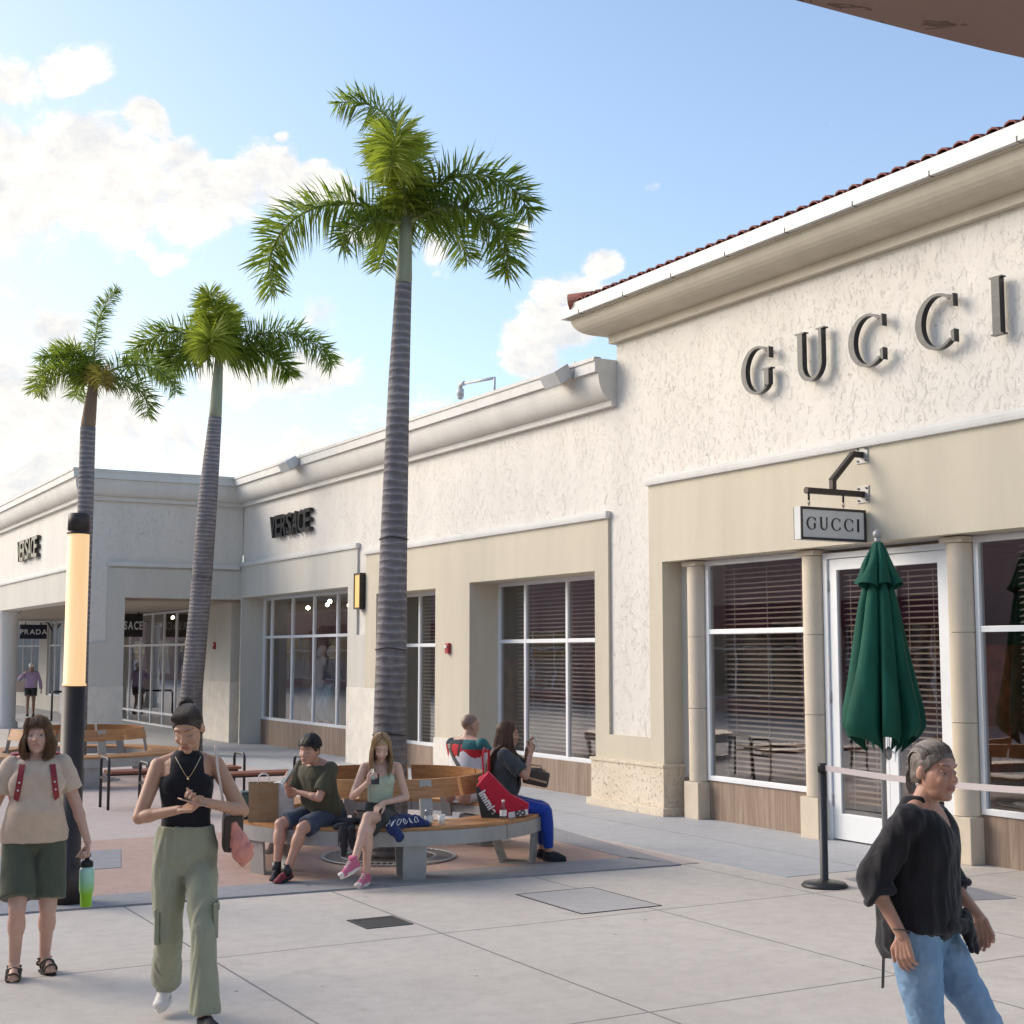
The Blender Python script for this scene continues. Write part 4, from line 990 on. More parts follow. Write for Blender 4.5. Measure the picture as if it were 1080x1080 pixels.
def head_prims(mtx, s=1., nose=1., jaw=1., ear=True):
    pr = []
    def E(c, r): pr.append(MB().sphere(c, r, 22, 16))
    E((0,-.018,.032),(.074,.093,.086)); E((0,.015,-.02),(.064*jaw,.072,.078)); E((0,.022,-.062),(.050*jaw,.058,.048)); E((0,.060,-.092),(.023*jaw,.022,.018))
    E((0,.062,.034),(.048,.022,.016)); E((.030,.056,-.026),(.026,.026,.024)); E((-.030,.056,-.026),(.026,.026,.024))
    E((0,.072,-.058),(.028,.018,.022))
    pr.append(rcap((0,.080,.018), (0,.101,-.022), .0065, .0098*nose)); E((.0115*nose,.090,-.026),(.008,.010,.008)); E((-.0115*nose,.090,-.026),(.008,.010,.008))
    E((0,.087,-.050),(.021,.008,.0055)); E((0,.086,-.0605),(.018,.008,.0068))
    if ear:
        for q in (-1, 1): e = MB().sphere((0,0,0),(.010,.019,.030),14,10); e.xf(Matrix.Translation((q*.0745,-.012,-.004)) @ Matrix.Rotation(q*.35,4,'Z') @ Matrix.Rotation(-.15,4,'X')); pr.append(e)
    for p in pr: p.xf(mtx @ Matrix.Scale(s, 4))
    return pr
def face_finish(me, mtx, s, skin, lip, brow, buzz=None, lid=.4):
    """eye sockets, mouth line and face colours, all in head space"""
    inv = (mtx @ Matrix.Scale(s, 4)).inverted(); P = getco(me); A = np.array(inv); H = P@A[:3,:3].T + A[:3,3]
    D = np.zeros_like(H); near = (np.abs(H[:,0]) < .12) & (np.abs(H[:,2]) < .16) & (np.abs(H[:,1]) < .14)
    def dent(c, r, v):
        d2 = (((H-np.array(c))/np.array(r))**2).sum(1); D[:] += np.exp(-d2)[:,None]*np.array(v)*near[:,None]
    for q in (-1,1):
        dent((q*.031,.078,.006), (.016,.03,.011), (0,-.009 if lid <= .6 else -.0055,0)); dent((q*.0085,.098,-.031), (.004,.02,.0035), (0,-.003,.002))
    dent((0,.092,-.0555), (.020,.02,.0022), (0,-.004,0)); dent((0,.088,-.074), (.02,.02,.006), (0,-.004,0)); dent((0,.088,.010), (.008,.02,.01), (0,-.003,0))
    H2 = H+D; B = np.array(mtx @ Matrix.Scale(s, 4)); P2 = H2@B[:3,:3].T + B[:3,3]; P[near] = P2[near]; setco(me, P)
    C = np.tile(np.array(skin), (len(P),1)); f = near & (H[:,1] > .02)
    def blend(w, c): C[:] = C*(1-w[:,None])+np.array(c)*w[:,None]
    for q in (-1,1): blend(f*np.exp(-(((H[:,0]-q*.042)/.018)**2+((H[:,2]+.028)/.016)**2))*.30, (skin[0]*1.0, skin[1]*.68, skin[2]*.62))
    blend(f*np.exp(-((H[:,0]/.012)**2+((H[:,2]+.02)/.014)**2))*.25, (skin[0], skin[1]*.7, skin[2]*.65))
    blend(f*(np.abs(H[:,0]) < .0235)*np.clip(1-(np.abs(H[:,2]+.0555+.004*np.abs(H[:,0]/.02))/.0105)**4, 0, 1)*.8, lip)
    blend(f*(np.abs(H[:,0]) < .021)*np.exp(-((H[:,2]+.0555)/.0016)**2)*.6, (.08,.02,.02))
    ax = np.abs(H[:,0]); bz = .0285+.006*np.sin((ax-.012)/.036*2.6); blend(f*(ax > .012)*(ax < .050)*np.exp(-((H[:,2]-bz)/.0034)**2)*.85, brow)
    for q in (-1,1): blend(f*np.exp(-(((H[:,0]-q*.031)/.017)**2+((H[:,2]-.005)/.009)**4))*.35, tuple(x*.55 for x in skin))
    if lid > .6:
        for q in (-1,1):
            xx = (H[:,0]-q*.031)/.0145; zl = -.0005-.0035*(1-xx**2); blend(f*(np.abs(xx) < 1)*np.exp(-((H[:,2]-zl)/.0019)**2)*.85, (.03,.018,.015))
    if buzz is not None:
        z = H[:,2]-.02+.35*(-H[:,1]-.0); blend((near & (H[:,2]+(-H[:,1])*.9 > .045+0*z)).astype(float)*.6, buzz)
    return C, H, near
def eyes(root, mtx, s, iris, skin, lid=.4, look=0.):
    for q in (-1,1):
        e = MB().sphere((0,0,0), .0122, 20, 14); o = e.build('eye', M['eye'], root, fix=False); P = np.array([p for p in e.v])
        C = np.tile(np.array((.42,.38,.35)), (len(P),1)); d = np.sqrt((P[:,0]-look*.012)**2+(P[:,2]+.0015)**2); fr = P[:,1] > 0
        C[fr & (d < .0062)] = iris; C[fr & (d < .003)] = (.01,.01,.01)
        zl = .0128*(1-2*lid)*.75; C[P[:,2] > zl] = tuple(x*.85 for x in skin); C[np.abs(P[:,2]-zl) < .0014] = (.02,.012,.01); C[P[:,2] < -.0068] = tuple(x*.85 for x in skin)
        paint(o.data, C); o.matrix_local = mtx @ Matrix.Scale(s, 4) @ Matrix.Translation((q*.031,.0622,.004)); 
        for p in o.data.polygons: p.use_smooth = True
M['eye'] = skin_mat('eye_surface'); M['eye'].node_tree.nodes['Principled BSDF'].inputs['Roughness'].default_value = .15
def limb(prims, a, b, r0, r1, bulge=0, bt=.35):
    prims.append(rcap(a, b, r0, r1, 22))
    if bulge: c = V(a).lerp(V(b), bt); d = (V(b)-V(a)).normalized(); q = d.to_track_quat('Z','Y').to_matrix(); prims.append(ell(c, (bulge, bulge, (V(b)-V(a)).length*.30), q))
def foot_prims(an, toe, s=1., h=.035):
    an, toe = V(an), V(toe); d = (toe-an); d.z = 0; d.normalize(); pr = [rcap(an-d*.035*s+V((0,0,-.035*s)), an+d*.02*s, .030*s, .036*s), rcap(an-V((0,0,.01)), toe-d*.03*s+V((0,0,.016)), .036*s, .026*s), ]
    lat = V((-d.y,d.x,0))
    for k, o in enumerate((-1,-.5,0,.5,1)): pr.append(rcap(an+d*.06*s+lat*o*.022*s-V((0,0,.04*s)), toe+lat*o*.032*s-d*.018*abs(o)+V((0,0,-.0)), .018*s, .0105*s))
    return pr
def shoe(root, an, toe, m, sole, s=1., high=0., name='shoe', toecap=None):
    an, toe = V(an), V(toe); d = toe-an; dh = V((d.x,d.y,0)).normalized(); lat = V((-dh.y,dh.x,0)); up = V((0,0,1))
    for _ in range(4):
        hp = an-up*.062*s; dn = (toe-up*.004-hp).normalized(); up = lat.cross(dn); up = up if up.z > 0 else -up
    base0 = hp; Lf = (toe-hp).dot(dn)
    pr = [ell(hp-dn*.022*s+up*.030*s, (.036*s,.036*s,.040*s)), rcap(hp-dn*.015*s+up*.028*s, hp+dn*(Lf*.72)+up*.022*s, .036*s, .034*s), ell(hp+dn*(Lf*.84)+up*.014*s, (.043*s,.043*s,.028*s)), rcap(hp+dn*Lf*.15+up*.045*s, hp+dn*Lf*.55+up*.038*s, .036*s,.030*s), cone(hp+up*.02*s, an+up*(.012+high)*s, .041*s, (.040+.006*high)*s)]
    me = remesh(pr, .0055, 4); o = link_mesh(me, name, m, root)
    # sole: extruded outline
    sm = MB(); out = []
    for k in range(28):
        a = 2*PI*k/28; x = math.cos(a); y = math.sin(a); L0 = (Lf+.078*s)/2; wv_ = (.044 if x > -.2 else .037)*s*(1-.12*abs(x)**3)
        out.append(base0+dn*((Lf-.042*s)/2+x*L0)+lat*y*wv_)
    n = 28; vs = [p-up*.014*s for p in out]+[p+up*.014*s for p in out]; sm.add(vs, [tuple(reversed(range(n))), tuple(range(n,2*n))]+[(i,(i+1)%n,(i+1)%n+n,i+n) for i in range(n)], False)
    sm.build('sole', sole, o); return o, dn, lat, up, base0, Lf
def strands(paths, r, name, m, root, n=3):
    mb = MB()
    for p in paths:
        k = len(p); mb.tube(p, [r*(1-.55*(i/(k-1))**2) for i in range(k)], n, False)
    return mb.build(name, m, root, fix=False)
def hair_cap(mtx, s, front=.045, side=.0, infl=.012, back=-.05, extra=(), vox=.0045):
    """hair volume over the skull; pushed under the skin in front of the hairline"""
    pr = [MB().sphere((0,-.018,.032),(.074+infl,.093+infl,.086+infl),26,18), MB().sphere((0,-.045,-.015),(.066+infl*.6,.062+infl*.6,.07+infl*.3),22,14)]
    for e in extra: pr.append(e)
    me = remesh(pr, vox, 3); H = getco(me); x, y, z = H.T
    hl = front+ .28*np.abs(x) - .0*y          # hairline height in front
    yl = .018                                  # in front of the ear
    vis = (z > back) & ((y < .0-.0+ (z-.0)*.9+.012) | (z > hl + (.075-y)*-.15))
    face = ~vis
    C = np.array((0,-.01,.01)); H2 = H.copy(); H2[face] = C+(H[face]-C)*.78
    nz = vnoise(H*np.array([1,.25,.4]), 260, 3)*.0018; Nn = getno(me); H2 += Nn*nz[:,None]
    B = np.array(mtx @ Matrix.Scale(s,4)); setco(me, H2@B[:3,:3].T+B[:3,3]); return me
def long_hair(mtx, s, ends_z, n=420, seed=1, part=0., wave=.01, fwd=.35, thick=.0026, spread=1., body=None, fringe=False):
    """strand paths from the parting over the skull and down; world-local coordinates of the person"""
    rg = random.Random(seed); paths = []; Mx = mtx @ Matrix.Scale(s,4); c = V((0,-.018,.030)); rad = V((.083,.100,.096))
    for i in range(n):
        # azimuth of fall: 0 front, +-180 back
        az = rg.choice((-1,1))*(fwd+rg.random()**.8*(PI-fwd)); lay = rg.uniform(.97,1.10)
        yp = .06-.13*abs(az)/PI+rg.uniform(-.01,.01); root_dir = V(((part+.004*math.copysign(1,az)), yp+.018, .0)); 
        rd = V((root_dir.x/rad.x, root_dir.y/rad.y, 0)); rd.z = math.sqrt(max(.05,1-rd.x**2-rd.y**2))
        ed = V((math.sin(az), math.cos(az), -.12)); pts = []
        for k in range(8):
            t = k/7; dd = rd.lerp(ed, t).normalized(); pts.append(Mx @ (c+V((dd.x*rad.x*lay, dd.y*rad.y*lay, dd.z*rad.z*lay))))
        e = pts[-1]; L_ = (e.z-ends_z(az))*rg.uniform(.82,1.08); out = (Mx.to_3x3() @ V((math.sin(az), math.cos(az), 0))).normalized(); ph = rg.uniform(0,6.28); wv_ = wave*rg.uniform(.5,1.3)
        for k in range(1, 11):
            t = k/10; p = e + V((0,0,-1))*L_*t + out*(.012*math.sin(PI*min(1,t*1.1))*spread-.010*t) + V((math.sin(ph+t*7), math.cos(ph+t*7), 0))*wv_*t
            if body: p = body(p, rg)
            pts.append(p)
        paths.append(pts)
    return paths

def off_body(J, k=.03):
    inv = J['Tm'].inverted(); S = J['tors']; zs = [t[2] for t in S]
    def f(p, rg):
        h = inv @ p
        if h.z > .50 or h.z < 0: return p
        rx = float(np.interp(h.z, zs, [t[3] for t in S]))+k; ry = float(np.interp(h.z, zs, [t[4] for t in S]))+k; d = math.hypot(h.x/rx, h.y/ry)
        if d < 1 and d > 1e-3: q = (1.0+rg.uniform(0,.12)*0)/d; h = V((h.x*(1+(q-1)*.55), h.y*q if abs(h.y/ry) > .25 else math.copysign(ry*.9, h.y if abs(h.y) > .01 else -1), h.z))
        return J['Tm'] @ h
    return f
def person(label, loc, yaw, s=1., build=1., bust=0., pelvis=None, lean=(0,0), twist=0., feet=None, hands=None, head=(0,0,0), skin=(.55,.34,.25), lip=(.45,.16,.14), brow=(.08,.05,.04),
           hand=None, knees=None, elbows=None, vox=.005, belly=0., nose=1., jaw=1., buzz=None, lid=.4, iris=(.06,.035,.02), shoulders=1., neck_fwd=.02, barefoot=False, group=None, noeyes=False, hs=1., name='person', cat='person'):
    """local frame: +Y forward, +X the person's right, Z up. feet/hands: dict side->target ankle/wrist; side 1 = right"""
    root = thing(name, label, cat, loc, yaw, group)
    J = {}; b = build; pel = V(pelvis or (0,0,.885*s)); Lm = Matrix.Rotation(R(twist),3,'Z') @ Matrix.Rotation(-R(lean[0]),3,'X') @ Matrix.Rotation(R(lean[1]),3,'Y')
    Tm = Matrix.Translation(pel) @ Lm.to_4x4() @ Matrix.Scale(s,4); tp = lambda x,y,z: Tm @ V((x,y,z))
    J['Tm'] = Tm; J['pel'] = pel; J['tp'] = tp
    tors = [(0,-.005,-.10,.10*b,.085*b),(0,-.01,-.04,.160*b,.112*b),(0,-.01,.02,.165*b,.115*b),(0,.0+belly*.4,.09,.145*b,.102*b+belly*.5),(0,.005+belly*.6,.16,.130*b,.095*b+belly),(0,.008+belly*.4,.24,.133*b,.096*b+belly*.6),
            (0,.012,.32,.145*b,.105*b+bust*.3),(0,.01,.40,.152*b*shoulders,.100*b),(0,.0,.455,.150*b*shoulders,.078*b),(0,-.005,.485,.10*b*shoulders,.058*b),(0,-.005,.505,.055,.05)]
    J['tors'] = tors
    pr = [loft(tors).xf(Tm)]
    if bust:
        for q in (-1,1): pr.append(ell((q*.068*b,.085*b,.335),(.058+bust*.6,.035+bust,.058+bust*.4)).xf(Tm))
    for q in (-1,1): pr.append(ell((q*.07*b,-.07*b,-.05),(.085*b,.075*b,.085*b)).xf(Tm))
    J['sh'] = {q: tp(q*.165*shoulders*(.6+.4*b), -.005, .435) for q in (-1,1)}
    nb = tp(0,-.012,.47); J['neck'] = nb
    hr = Matrix.Rotation(R(head[0]),3,'Z') @ Matrix.Rotation(R(head[1]),3,'X') @ Matrix.Rotation(R(head[2]),3,'Y')
    hc = tp(0,neck_fwd,.625); hm = Matrix.Translation(hc) @ hr.to_4x4(); J['hm'] = hm; J['hc'] = hc
    pr.append(rcap(nb, hc+hr@V((0,-.015,-.05))*s, .052*s*(.75+.25*b), .050*s)); 
    for q in (-1,1): pr.append(rcap(tp(0,-.02,.50), J['sh'][q]+V((0,0,.0)), .035*s*b, .045*s*b))
    pr += head_prims(hm, s*hs, nose, jaw)
    J['el'] = {}; J['wr'] = {}; J['kn'] = {}; J['an'] = {}; J['hip'] = {}; J['toe'] = {}
    for q in (-1,1):
        tgt = V(hands[q]); pole = (elbows or {}).get(q, (q*.5,-1,-.3)); e, w_ = ik(J['sh'][q], tgt, .285*s, .245*s, pole); J['el'][q] = e; J['wr'][q] = w_
        ab = (.65+.35*b)
        limb(pr, J['sh'][q], e, .046*s*ab, .036*s*ab, .044*s*ab, .25); limb(pr, e, w_, .035*s*ab, .0225*s, .037*s*ab, .22)
        hd = (hand or {}).get(q, {}); hd = dict(hd); d = V(hd.pop('d', tuple(w_-e))); nrm = hd.pop('n', (-q,0,0)); pr += hand_prims(w_, d, nrm, hd.pop('side', 1 if True else -1), s*.98, **hd)
        J['hip'][q] = tp(q*.085*b, 0, -.04)
        f = feet[q]; an = V(f[0]); pole = (knees or {}).get(q, (0,1,.0)); k, a2 = ik(J['hip'][q], an, .425*s, .405*s, pole); J['kn'][q] = k; J['an'][q] = a2; J['toe'][q] = a2+V(f[1])
        lb = (.6+.4*b)
        limb(pr, J['hip'][q], k, .083*s*b, .052*s*lb, .074*s*b, .3); limb(pr, k, a2, .050*s*lb, .033*s, .054*s*lb, .28)
        if barefoot: pr += foot_prims(a2, J['toe'][q], s)
        else: pr.append(rcap(a2, a2.lerp(J['toe'][q], .45)-V((0,0,.0)), .030*s, .018*s))
    me = remesh(pr, vox, 2); C, H, near = face_finish(me, hm, s*hs, skin, lip, brow, buzz, lid); paint(me, C)
    body = link_mesh(me, 'body', M['skin'], root); J['root'] = root
    if not noeyes and lid <= .6: eyes(root, hm, s*hs, iris, skin, lid)
    J['s'] = s; J['b'] = b; J['hsc'] = s*hs
    return J
def torso_cloth(J, z0, z1, infl, top=None, extra=()):
    """inflated copy of the torso between heights z0..z1 (torso space)"""
    S = J['tors']; zs = [t[2] for t in S]; secs = []
    grid = sorted({z0, z1, *[z for z in zs if z0 < z < z1]})
    for z in grid:
        v = [float(np.interp(z, zs, [t[k] for t in S])) for k in range(5)]
        k = infl(z) if callable(infl) else infl; secs.append((v[0], v[1], z, v[3]+k, v[4]+k))
    return [loft(secs).xf(J['Tm'])]+list(extra)
def leg_tube(J, q, f0, f1, r0, r1, off=.0): 
    """cloth tube along the leg: parameters 0..1 thigh, 1..2 shin"""
    h, k, a = J['hip'][q], J['kn'][q], J['an'][q]
    P_ = lambda t: h.lerp(k, t) if t <= 1 else k.lerp(a, t-1)
    n = 15; pts = [P_(f0+(f1-f0)*i/(n-1)) for i in range(n)]
    rs = r1 if hasattr(r1,'__len__') else [r0, r1]
    rr = list(np.interp(np.linspace(0,1,n), np.linspace(0,1,len(rs)), rs)); mb = MB()
    for i in range(n-1):
        ext = (pts[i+1]-pts[i])*.08; c = cone(pts[i]-(ext if i else ext*0), pts[i+1]+(ext if i < n-2 else ext*0), rr[i], rr[i+1], 22); mb.add(c.v, c.f)
        if i and (pts[i+1]-pts[i]).angle(pts[i]-pts[i-1]) > .06: e = MB().sphere(pts[i], rr[i], 22, 14); mb.add(e.v, e.f)
    e = MB().sphere(pts[0], rr[0], 22, 14); mb.add(e.v, e.f)
    return mb
def garment(J, prims, name, m, vox=.007, sm=4, wr=.006, ws=24, seed=0., axis=(0,0,1), stretch=.3):
    me = remesh(prims, vox, sm); wrinkle(me, wr, ws, seed, axis, stretch); return link_mesh(me, name, m, J['root'])
def sleeves(J, t, r0, r1, qs=(-1,1)):
    out = []
    for q in qs:
        a, e, w_ = J['sh'][q], J['el'][q], J['wr'][q]; s = J['s']
        if t <= 1: out.append(rcap(a+V((0,0,.0)), a.lerp(e,.15), r0*s, r0*s)); out.append(cone(a, a.lerp(e,t), r0*s, r1*s))
        else: out += [rcap(a, e, r0*s, (r0+r1)/2*s), cone(e, e.lerp(w_, t-1), (r0+r1)/2*s, r1*s)]
    return out
def phone(label, loc, rot, size=(.074,.150,.008), m=None, cat='phone', scr=True):
    r = thing('phone', label, cat, (0,0,0)); o = MB().box(-size[0]/2,-size[1]/2,-size[2]/2,size[0]/2,size[1]/2,size[2]/2,.0035).build('phone_body', m or M['black'], r)
    if scr: MB().box(-size[0]/2+.003,-size[1]/2+.004,size[2]/2+.0002,size[0]/2-.003,size[1]/2-.004,size[2]/2+.0008).build('screen', M['screen'], r)
    r.matrix_world = Matrix.Translation(loc) @ rot.to_4x4(); return r
M['screen'] = mat('phone_screen', (.02,.025,.03), .12)
def wm(J): return Matrix.Translation(J['root'].location) @ Matrix.Rotation(J['root'].rotation_euler.z, 4, 'Z')
exec_people = True
# ---- 1. woman with bottle (walks towards the camera at left)
def straps(root, pts, w, th, name, m, nfun):
    mb = MB(); vs = []; n = len(pts)
    for i, p in enumerate(pts):
        p = V(p); t = (V(pts[min(i+1,n-1)])-V(pts[max(i-1,0)])).normalized(); nn = V(nfun(p)).normalized(); sd = t.cross(nn).normalized()
        vs += [p-sd*w/2, p+sd*w/2, p+sd*w/2+nn*th, p-sd*w/2+nn*th]
    mb.add(vs, [(i*4+j,i*4+(j+1)%4,(i+1)*4+(j+1)%4,(i+1)*4+j) for i in range(n-1) for j in range(4)]+[(0,1,2,3),(n*4-1,n*4-2,n*4-3,n*4-4)], False)
    return mb.build(name, m, root)
def snap(objs, paths, off=.004, outward=None):
    """drop path points onto body/cloth surfaces from outside along given directions"""
    res = []
    for (p, d) in paths:
        best = None
        for o in objs:
            ok, hit, nn, _ = o.ray_cast(V(p), V(d).normalized())
            if ok:
                t = (hit-V(p)).length
                if best is None or t < best[0]: best = (t, hit, nn)
        if best: res.append((best[1]+best[2]*off, best[2]))
    return res
def wrap_strap(J, objs, paths, w, th, name, m, off=.003):
    bpy.context.view_layer.update()
    r = snap(objs, paths, off)
    if len(r) < 2: return None
    mb = MB(); vs = []; n = len(r)
    P_ = [a for a, b in r]; N_ = [b for a, b in r]
    for _ in range(2):
        P_ = [P_[0]]+[(P_[i-1]+P_[i]*2+P_[i+1])/4 for i in range(1,n-1)]+[P_[-1]]; N_ = [N_[0]]+[(N_[i-1]+N_[i]+N_[i+1]).normalized() for i in range(1,n-1)]+[N_[-1]]
    for i in range(n):
        t = (P_[min(i+1,n-1)]-P_[max(i-1,0)]).normalized(); sd = t.cross(N_[i]).normalized(); p = P_[i]+N_[i]*.002
        vs += [p-sd*w/2, p+sd*w/2, p+sd*w/2+N_[i]*th, p-sd*w/2+N_[i]*th]
    mb.add(vs, [(i*4+j,i*4+(j+1)%4,(i+1)*4+(j+1)%4,(i+1)*4+j) for i in range(n-1) for j in range(4)]+[(0,1,2,3),(n*4-1,n*4-2,n*4-3,n*4-4)], False)
    return mb.build(name, m, J['root']), P_, N_
def necklace(J, objs, pend, depth, wdt, m, r=.0022, zt=.49):
    pass

J = person('middle aged woman in tan tee and olive shorts walking and holding a green bottle', (1.76,8.92,0), R(171), s=.935, build=1.08, bust=.012, belly=.03, head=(-10,2,3),
  feet={1:((.09,.03,.075),(.01,.125,-.055)), -1:((-.085,-.10,.085),(-.035,.12,-.065))}, hands={1:(.335,.02,.70), -1:(-.335,.05,.685)}, elbows={1:(.6,-1,0), -1:(-.6,-1,0)},
  hand={1:dict(d=(.02,.1,-1), n=(-1,.2,0), curl=.42, side=-1), -1:dict(d=(0,.12,-1), n=(1,.15,0), curl=.95, side=1, thumb=.9)}, skin=(.58,.36,.28), lip=(.46,.20,.19), brow=(.28,.17,.10), vox=.0045, barefoot=True, lid=.50, jaw=1.12, nose=1.1, shoulders=.90)
s = J['s']; root = J['root']; body = [c for c in kids(root) if c.name.startswith('body')][0]
sh = garment(J, [leg_tube(J, q, -.05, .86, .103*s, .106*s) for q in (-1,1)]+torso_cloth(J, -.11, .03, .010), 'shorts', cloth('olive_shorts', (.085,.095,.065)), .007, 3, .005, 22, .3)
tee = garment(J, torso_cloth(J, -.045, .478, lambda z: .032 if z < .2 else .010, extra=[ell((q*.072,.095,.32),(.10,.055,.10)).xf(J['Tm']) for q in (-1,1)]+[ell((0,.07,.12),(.17,.10,.14)).xf(J['Tm'])])+sleeves(J, .62, .068, .077), 'tee_shirt', cloth('tan_tee', (.58,.45,.345)), .007, 7, .006, 26, .1)
hcm = hairmat('auburn_brown_hair', (.085,.045,.025), (.27,.145,.07))
link_mesh(hair_cap(J['hm'], J['hsc'], .058, infl=.007), 'hair', hcm, root)
zc = J['hc'].z
ph = long_hair(J['hm'], J['hsc'], lambda az: zc-.165*s-.02*abs(az)/PI, 2000, 3, .02, .016, .72, .0014, 1.9)
# fringe
rg = random.Random(5); Mx = J['hm'] @ Matrix.Scale(J['hsc'],4)
for i in range(380):
    x = rg.uniform(-.066,.066); y0 = .045+rg.uniform(-.02,.01); pts = []
    for k in range(7):
        t = k/6; z = .120-.066*t*rg.uniform(.80,1.10)-.3*abs(x)*t*.2; y = y0+.052*math.sin(t*1.45)-abs(x)*.35*t; pts.append(Mx @ V((x*(1+.12*t)+.008*t, y, z)))
    ph.append(pts)
strands(ph, .0014, 'hair_strands', hcm, root)
red = mat('red_leather_strap', (.26,.02,.025), .5)
for q in (-1,1):
    r = wrap_strap(J, [tee], [((q*.082, y, 1.7), (0,0,-1)) for y in (-.04,-.015,.01)]+[((q*(.083+.027*k/9), .40, J['tp'](0,0,.452-.0225*k).z), (0,-1,0)) for k in range(11)], .034, .004, 'backpack_strap', red)
    if r:
        r2 = MB(); 
        for p, nn in list(zip(r[1], r[2]))[8:11:2]: r2.sphere(p+nn*.007, .006, 10, 6)
        r2.build('rivet', M['frame'], r[0])
bpk = MB().box(-.15,-.30,1.0,.15,-.16,1.30,.03).build('backpack', red, root)
dk = mat('sandal_brown', (.06,.05,.035), .8); rub = mat('dark_rubber', (.02,.018,.016), .8)
for q in (-1,1):
    an, toe = J['an'][q], J['toe'][q]; d = (toe-an); dz = d.z; dh = V((d.x,d.y,0)).normalized(); lat = V((-dh.y,dh.x,0)); z0 = min(toe.z,an.z-.06)-.012
    sm_ = MB(); n = 26; c = an+dh*.045; out = []
    for k in range(n):
        a = 2*PI*k/n; out.append(V((c.x,c.y,z0-.006))+dh*math.cos(a)*.128*s+lat*math.sin(a)*(.047 if math.cos(a) > 0 else .038)*s)
    sm_.add([p-V((0,0,.022)) for p in out]+out, [tuple(reversed(range(n))), tuple(range(n,2*n))]+[(i,(i+1)%n,(i+1)%n+n,i+n) for i in range(n)])
    so_ = sm_.build('sandal', rub, root)
    st = MB()
    def loop(c, r, tilt, rr=.0065):
        st.tube([c+lat*math.cos(a)*r+(V((0,0,1))*math.cos(tilt)+dh*math.sin(tilt))*math.sin(a)*r*.9 for a in np.linspace(0,2*PI,22)], rr, 6, False)
    loop(an+V((0,0,-.005)), .041*s, PI/2*.85); loop(an+dh*.045-V((0,0,.035)), .043*s, .5); loop(an+dh*.085-V((0,0,.048)), .043*s, -.5); loop(an+dh*.11-V((0,0,.055)), .040*s, .35); loop(an-dh*.01-V((0,0,.03)),.044*s,.9)
    st.build('sandal_strap', dk, so_)
# bottle
w_ = wm(J) @ J['wr'][-1]
bo = thing('water_bottle', 'insulated water bottle shading from mint to lime green with black lid, held by its loop', 'bottle', (w_.x,w_.y,w_.z-.405*s-.0))
def botf(nt, b):
    sx = N(nt, 'ShaderNodeSeparateXYZ'); tc_ = N(nt, 'ShaderNodeTexCoord'); L(nt, tc_.outputs['Object'], sx.inputs[0])
    L(nt, ramp(nt, math_(nt, 'MULTIPLY', sx.outputs[2], 4.), [(.30,(.22,.50,.01)),(.62,(.32,.62,.42)),(.95,(.42,.66,.56))]), b.inputs['Base Color'])
MB().lathe((0,0,0), [(0,.0),(.030,0),(.034,.006),(.035,.07),(.043,.10),(.044,.22),(.034,.235),(0,.236)], 30).build('bottle_body', mat('mint_lime_bottle', (.3,.6,.3), .3, build=botf), bo)
MB().lathe((0,0,0), [(0,.2361),(.036,.237),(.036,.262),(.028,.272),(.014,.276),(.014,.30),(0,.30)], 26).tube([(.014*math.cos(a)*1.3,.0,.295+.03*math.sin(a)) for a in np.linspace(0,PI,10)], .005, 8).build('lid', rub, bo)

# ---- 2. woman in black sleeveless top on her phone
J = person('young woman in black sleeveless top and sage cargo trousers walking and looking at her phone', (2.22,7.38,0), R(166), s=1.0, build=.90, bust=0, shoulders=.93, head=(-22,-26,4), neck_fwd=.05, twist=-4,
  feet={1:((.075,-.30,.15),(.03,.110,-.10)), -1:((-.10,.27,.085),(-.03,.125,-.01))}, hands={1:(.045,.215,1.115), -1:(-.085,.235,1.15)}, elbows={1:(.9,-.4,-.6), -1:(-.9,-.3,-.6)},
  hand={1:dict(d=(-.85,.45,.12), n=(0,.35,1), curl=.40, side=-1, thumb=.5), -1:dict(d=(.75,.35,.05), n=(0,.3,1), curl=.75, side=1, thumb=.8)}, skin=(.50,.29,.19), lip=(.42,.14,.13), brow=(.03,.02,.018), vox=.0042, lid=.78, nose=1.0, jaw=.96)
s = J['s']; root = J['root']; body = [c for c in kids(root) if c.name.startswith('body')][0]
top = garment(J, torso_cloth(J, .085, .38, lambda z: .003 if z < .16 else .008, extra=[ell((q*.060,.062,.34),(.070,.052,.065)).xf(J['Tm']) for q in (-1,1)])+[loft([(0,.008,.36,.132,.112),(0,.006,.41,.112,.102),(0,.002,.455,.098,.088),(0,-.004,.482,.085,.072),(0,-.004,.503,.066,.064),(0,-.002,.515,.058,.058)]).xf(J['Tm'])]+[rcap(J['tp'](q*.06,-.01,.47), J['tp'](q*.095,-.01,.455), .034*s,.036*s) for q in (-1,1)], 'sleeveless_top', cloth('black_rib_knit', (.012,.012,.017), .9, 5, .2, .003, 20), .006, 3, .0025, 26, .5)
tr = [leg_tube(J, q, -.05, 1.93, .10*s, [.086*s,.086*s,.079*s,.068*s,.064*s,.068*s,.075*s,.081*s]) for q in (-1,1)]+torso_cloth(J, -.12, .125, .017)
sage = cloth('sage_cargo_cotton', (.31,.32,.235), .85, 5, .10, .010, 9, 500, (1,1,.6))
tro = garment(J, tr, 'cargo_trousers', sage, .0065, 5, .0085, 30, .7, (0,0,1), .45)
for q in (-1,1):
    c = J['hip'][q].lerp(J['kn'][q], .80); pk = MB().box(-.012,-.065,-.085,.012,.065,.085,.008).xf(Matrix.Translation(c+V((q*.062*s,0,-.0)))); pk.box(c.x+q*.073-.006,c.y-.068,c.z+.055,c.x+q*.073+.004,c.y+.068,c.z+.09,.004); pk.build('cargo_pocket', sage, tro)
